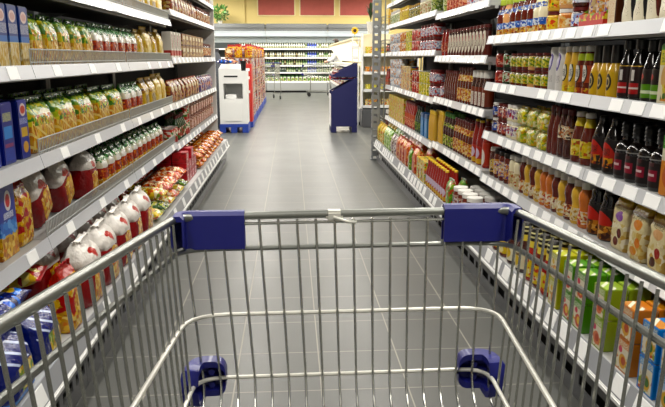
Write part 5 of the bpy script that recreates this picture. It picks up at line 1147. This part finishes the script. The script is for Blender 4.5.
for p in range(5):
    yp = 13.0 + p * 1.28
    pallet((-.95, yp, 0), f'blue pallet under snack crates, {ORD[p]} behind the red tower', .52, 1.2)
    for t_ in range(5):
        put(CR, (-.95, yp - .1, .1405 + t_ * .2135), 0, f'{ORD[t_]} snack crate from the floor on {ORD[p]} blue pallet', f'snack crates on the {ORD[p]} blue pallet')
    for i in range(6):
        for j in range(3):
            key, dsc = rg.choice((('redtanbag', 'red and tan bag'), ('redtanbag', 'red and tan bag'), ('purplebag', 'purple bag'), ('yellowredbag', 'tall yellow red bag')))
            place(key, -1.13 + j * .18, yp - .48 + i * .155, .1405 + 5 * .2135, rg.uniform(-.2, .2), f'{["left", "middle", "right"][j]} {dsc}, {ORD[i]} from the front, on {ORD[p]} crate stack', f'{dsc}s on the {ORD[p]} crate stack')

# ------------------------------------------------------------------ person in white by the far trolley
def skin_mesh(name, joints, edges, m, parent, sub=2):
    me = bpy.data.meshes.new(name); me.from_pydata([j[0] for j in joints], edges, []); me.materials.append(m)
    o = link(name, me, parent); md = o.modifiers.new('Skin', 'SKIN')
    if not me.skin_vertices: me.skin_vertices.new()
    for v, j in zip(me.skin_vertices[0].data, joints): v.radius = j[1] if isinstance(j[1], tuple) else (j[1], j[1])
    me.skin_vertices[0].data[0].use_root = True
    sb = o.modifiers.new('Sub', 'SUBSURF'); sb.levels = 1; sb.render_levels = sub; md.use_smooth_shade = True
    return o
r = empty('person', (1.52, 21.35, 0), 0, 'person in white jacket and dark trousers pushing far trolley', 'person')
J = [((0,0,.95), (.13,.11)), ((-.02,0,1.15), (.12,.1)), ((-.06,0,1.38), (.13,.1)), ((-.09,0,1.48), .05), ((-.11,0,1.56), .075), ((-.12,0,1.66), .08),
     ((-.06,-.19,1.4), .06), ((-.18,-.2,1.16), .048), ((-.38,-.17,1.07), .035), ((-.46,-.17,1.06), .03), ((-.06,.19,1.4), .06), ((-.18,.2,1.16), .048), ((-.38,.17,1.07), .035), ((-.46,.17,1.06), .03),
     ((0,-.1,.86), .09), ((-.04,-.1,.5), .065), ((.04,-.1,.09), .045), ((-.1,-.1,.035), .033), ((0,.1,.86), .09), ((.05,.1,.5), .065), ((.1,.1,.09), .045), ((-.03,.1,.035), .033)]
E_ = [(0,1),(1,2),(2,3),(3,4),(4,5),(2,6),(6,7),(7,8),(8,9),(2,10),(10,11),(11,12),(12,13),(0,14),(14,15),(15,16),(16,17),(0,18),(18,19),(19,20),(20,21)]
skin_mesh('body', J, E_, M['skin'], r)
JJ = [((0,0,.8), (.2,.16)), ((-.01,0,1.0), (.17,.14)), ((-.03,0,1.2), (.15,.13)), ((-.06,0,1.39), (.15,.12)), ((-.06,-.2,1.4), .08), ((-.18,-.21,1.16), .07), ((-.36,-.18,1.08), .055), ((-.06,.2,1.4), .08), ((-.18,.21,1.16), .07), ((-.36,.18,1.08), .055)]
skin_mesh('jacket', JJ, [(0,1),(1,2),(2,3),(3,4),(4,5),(5,6),(3,7),(7,8),(8,9)], mat('jacket_white', '#dcdcd8', .8), r)
JT = [((0,0,.92), (.14,.13)), ((0,-.1,.84), .105), ((-.04,-.1,.5), .08), ((.04,-.1,.1), .06), ((0,.1,.84), .105), ((.05,.1,.5), .08), ((.1,.1,.1), .06)]
skin_mesh('trousers', JT, [(0,1),(1,2),(2,3),(0,4),(4,5),(5,6)], mat('trousers_dark', '#26272b', .8), r)
bm = bmesh.new(); bmesh.ops.create_uvsphere(bm, u_segments=16, v_segments=10, radius=.1); bmesh.ops.scale(bm, vec=(1.05, .92, .95), verts=bm.verts[:]); bmesh.ops.translate(bm, vec=(-.09, 0, 1.69), verts=bm.verts[:])
bmesh.ops.delete(bm, geom=[v for v in bm.verts if v.co.x < -.14 and v.co.z < 1.7], context='VERTS'); obj('hair', bm, mat('hair_brown', '#3a2a1e', .7), r)

# ------------------------------------------------------------------ camera and view
cd = bpy.data.cameras.new('camera'); cam = bpy.data.objects.new('camera', cd); COL.objects.link(cam)
cd.sensor_width = 36.; cd.lens = 660. / 665. * 36.; cd.clip_start = .02; cd.clip_end = 100
cam.location = (0, 0, 1.22); cam.rotation_euler = (PI/2 - math.radians(12.515), 0, -math.radians(3.555))
S.camera = cam
w = bpy.data.worlds.new('store_air'); S.world = w; w.use_nodes = True
w.node_tree.nodes['Background'].inputs[0].default_value = (.9, .95, 1, 1); w.node_tree.nodes['Background'].inputs[1].default_value = .3
v = S.view_settings; v.view_transform = 'Standard'; v.look = 'None'; v.gamma = 1; v.use_curve_mapping = False; v.exposure = EXPO
S.cycles.max_bounces = 6; S.cycles.diffuse_bounces = 3; S.cycles.glossy_bounces = 3; S.cycles.caustics_reflective = False; S.cycles.caustics_refractive = False
S.cycles.sample_clamp_indirect = 4.
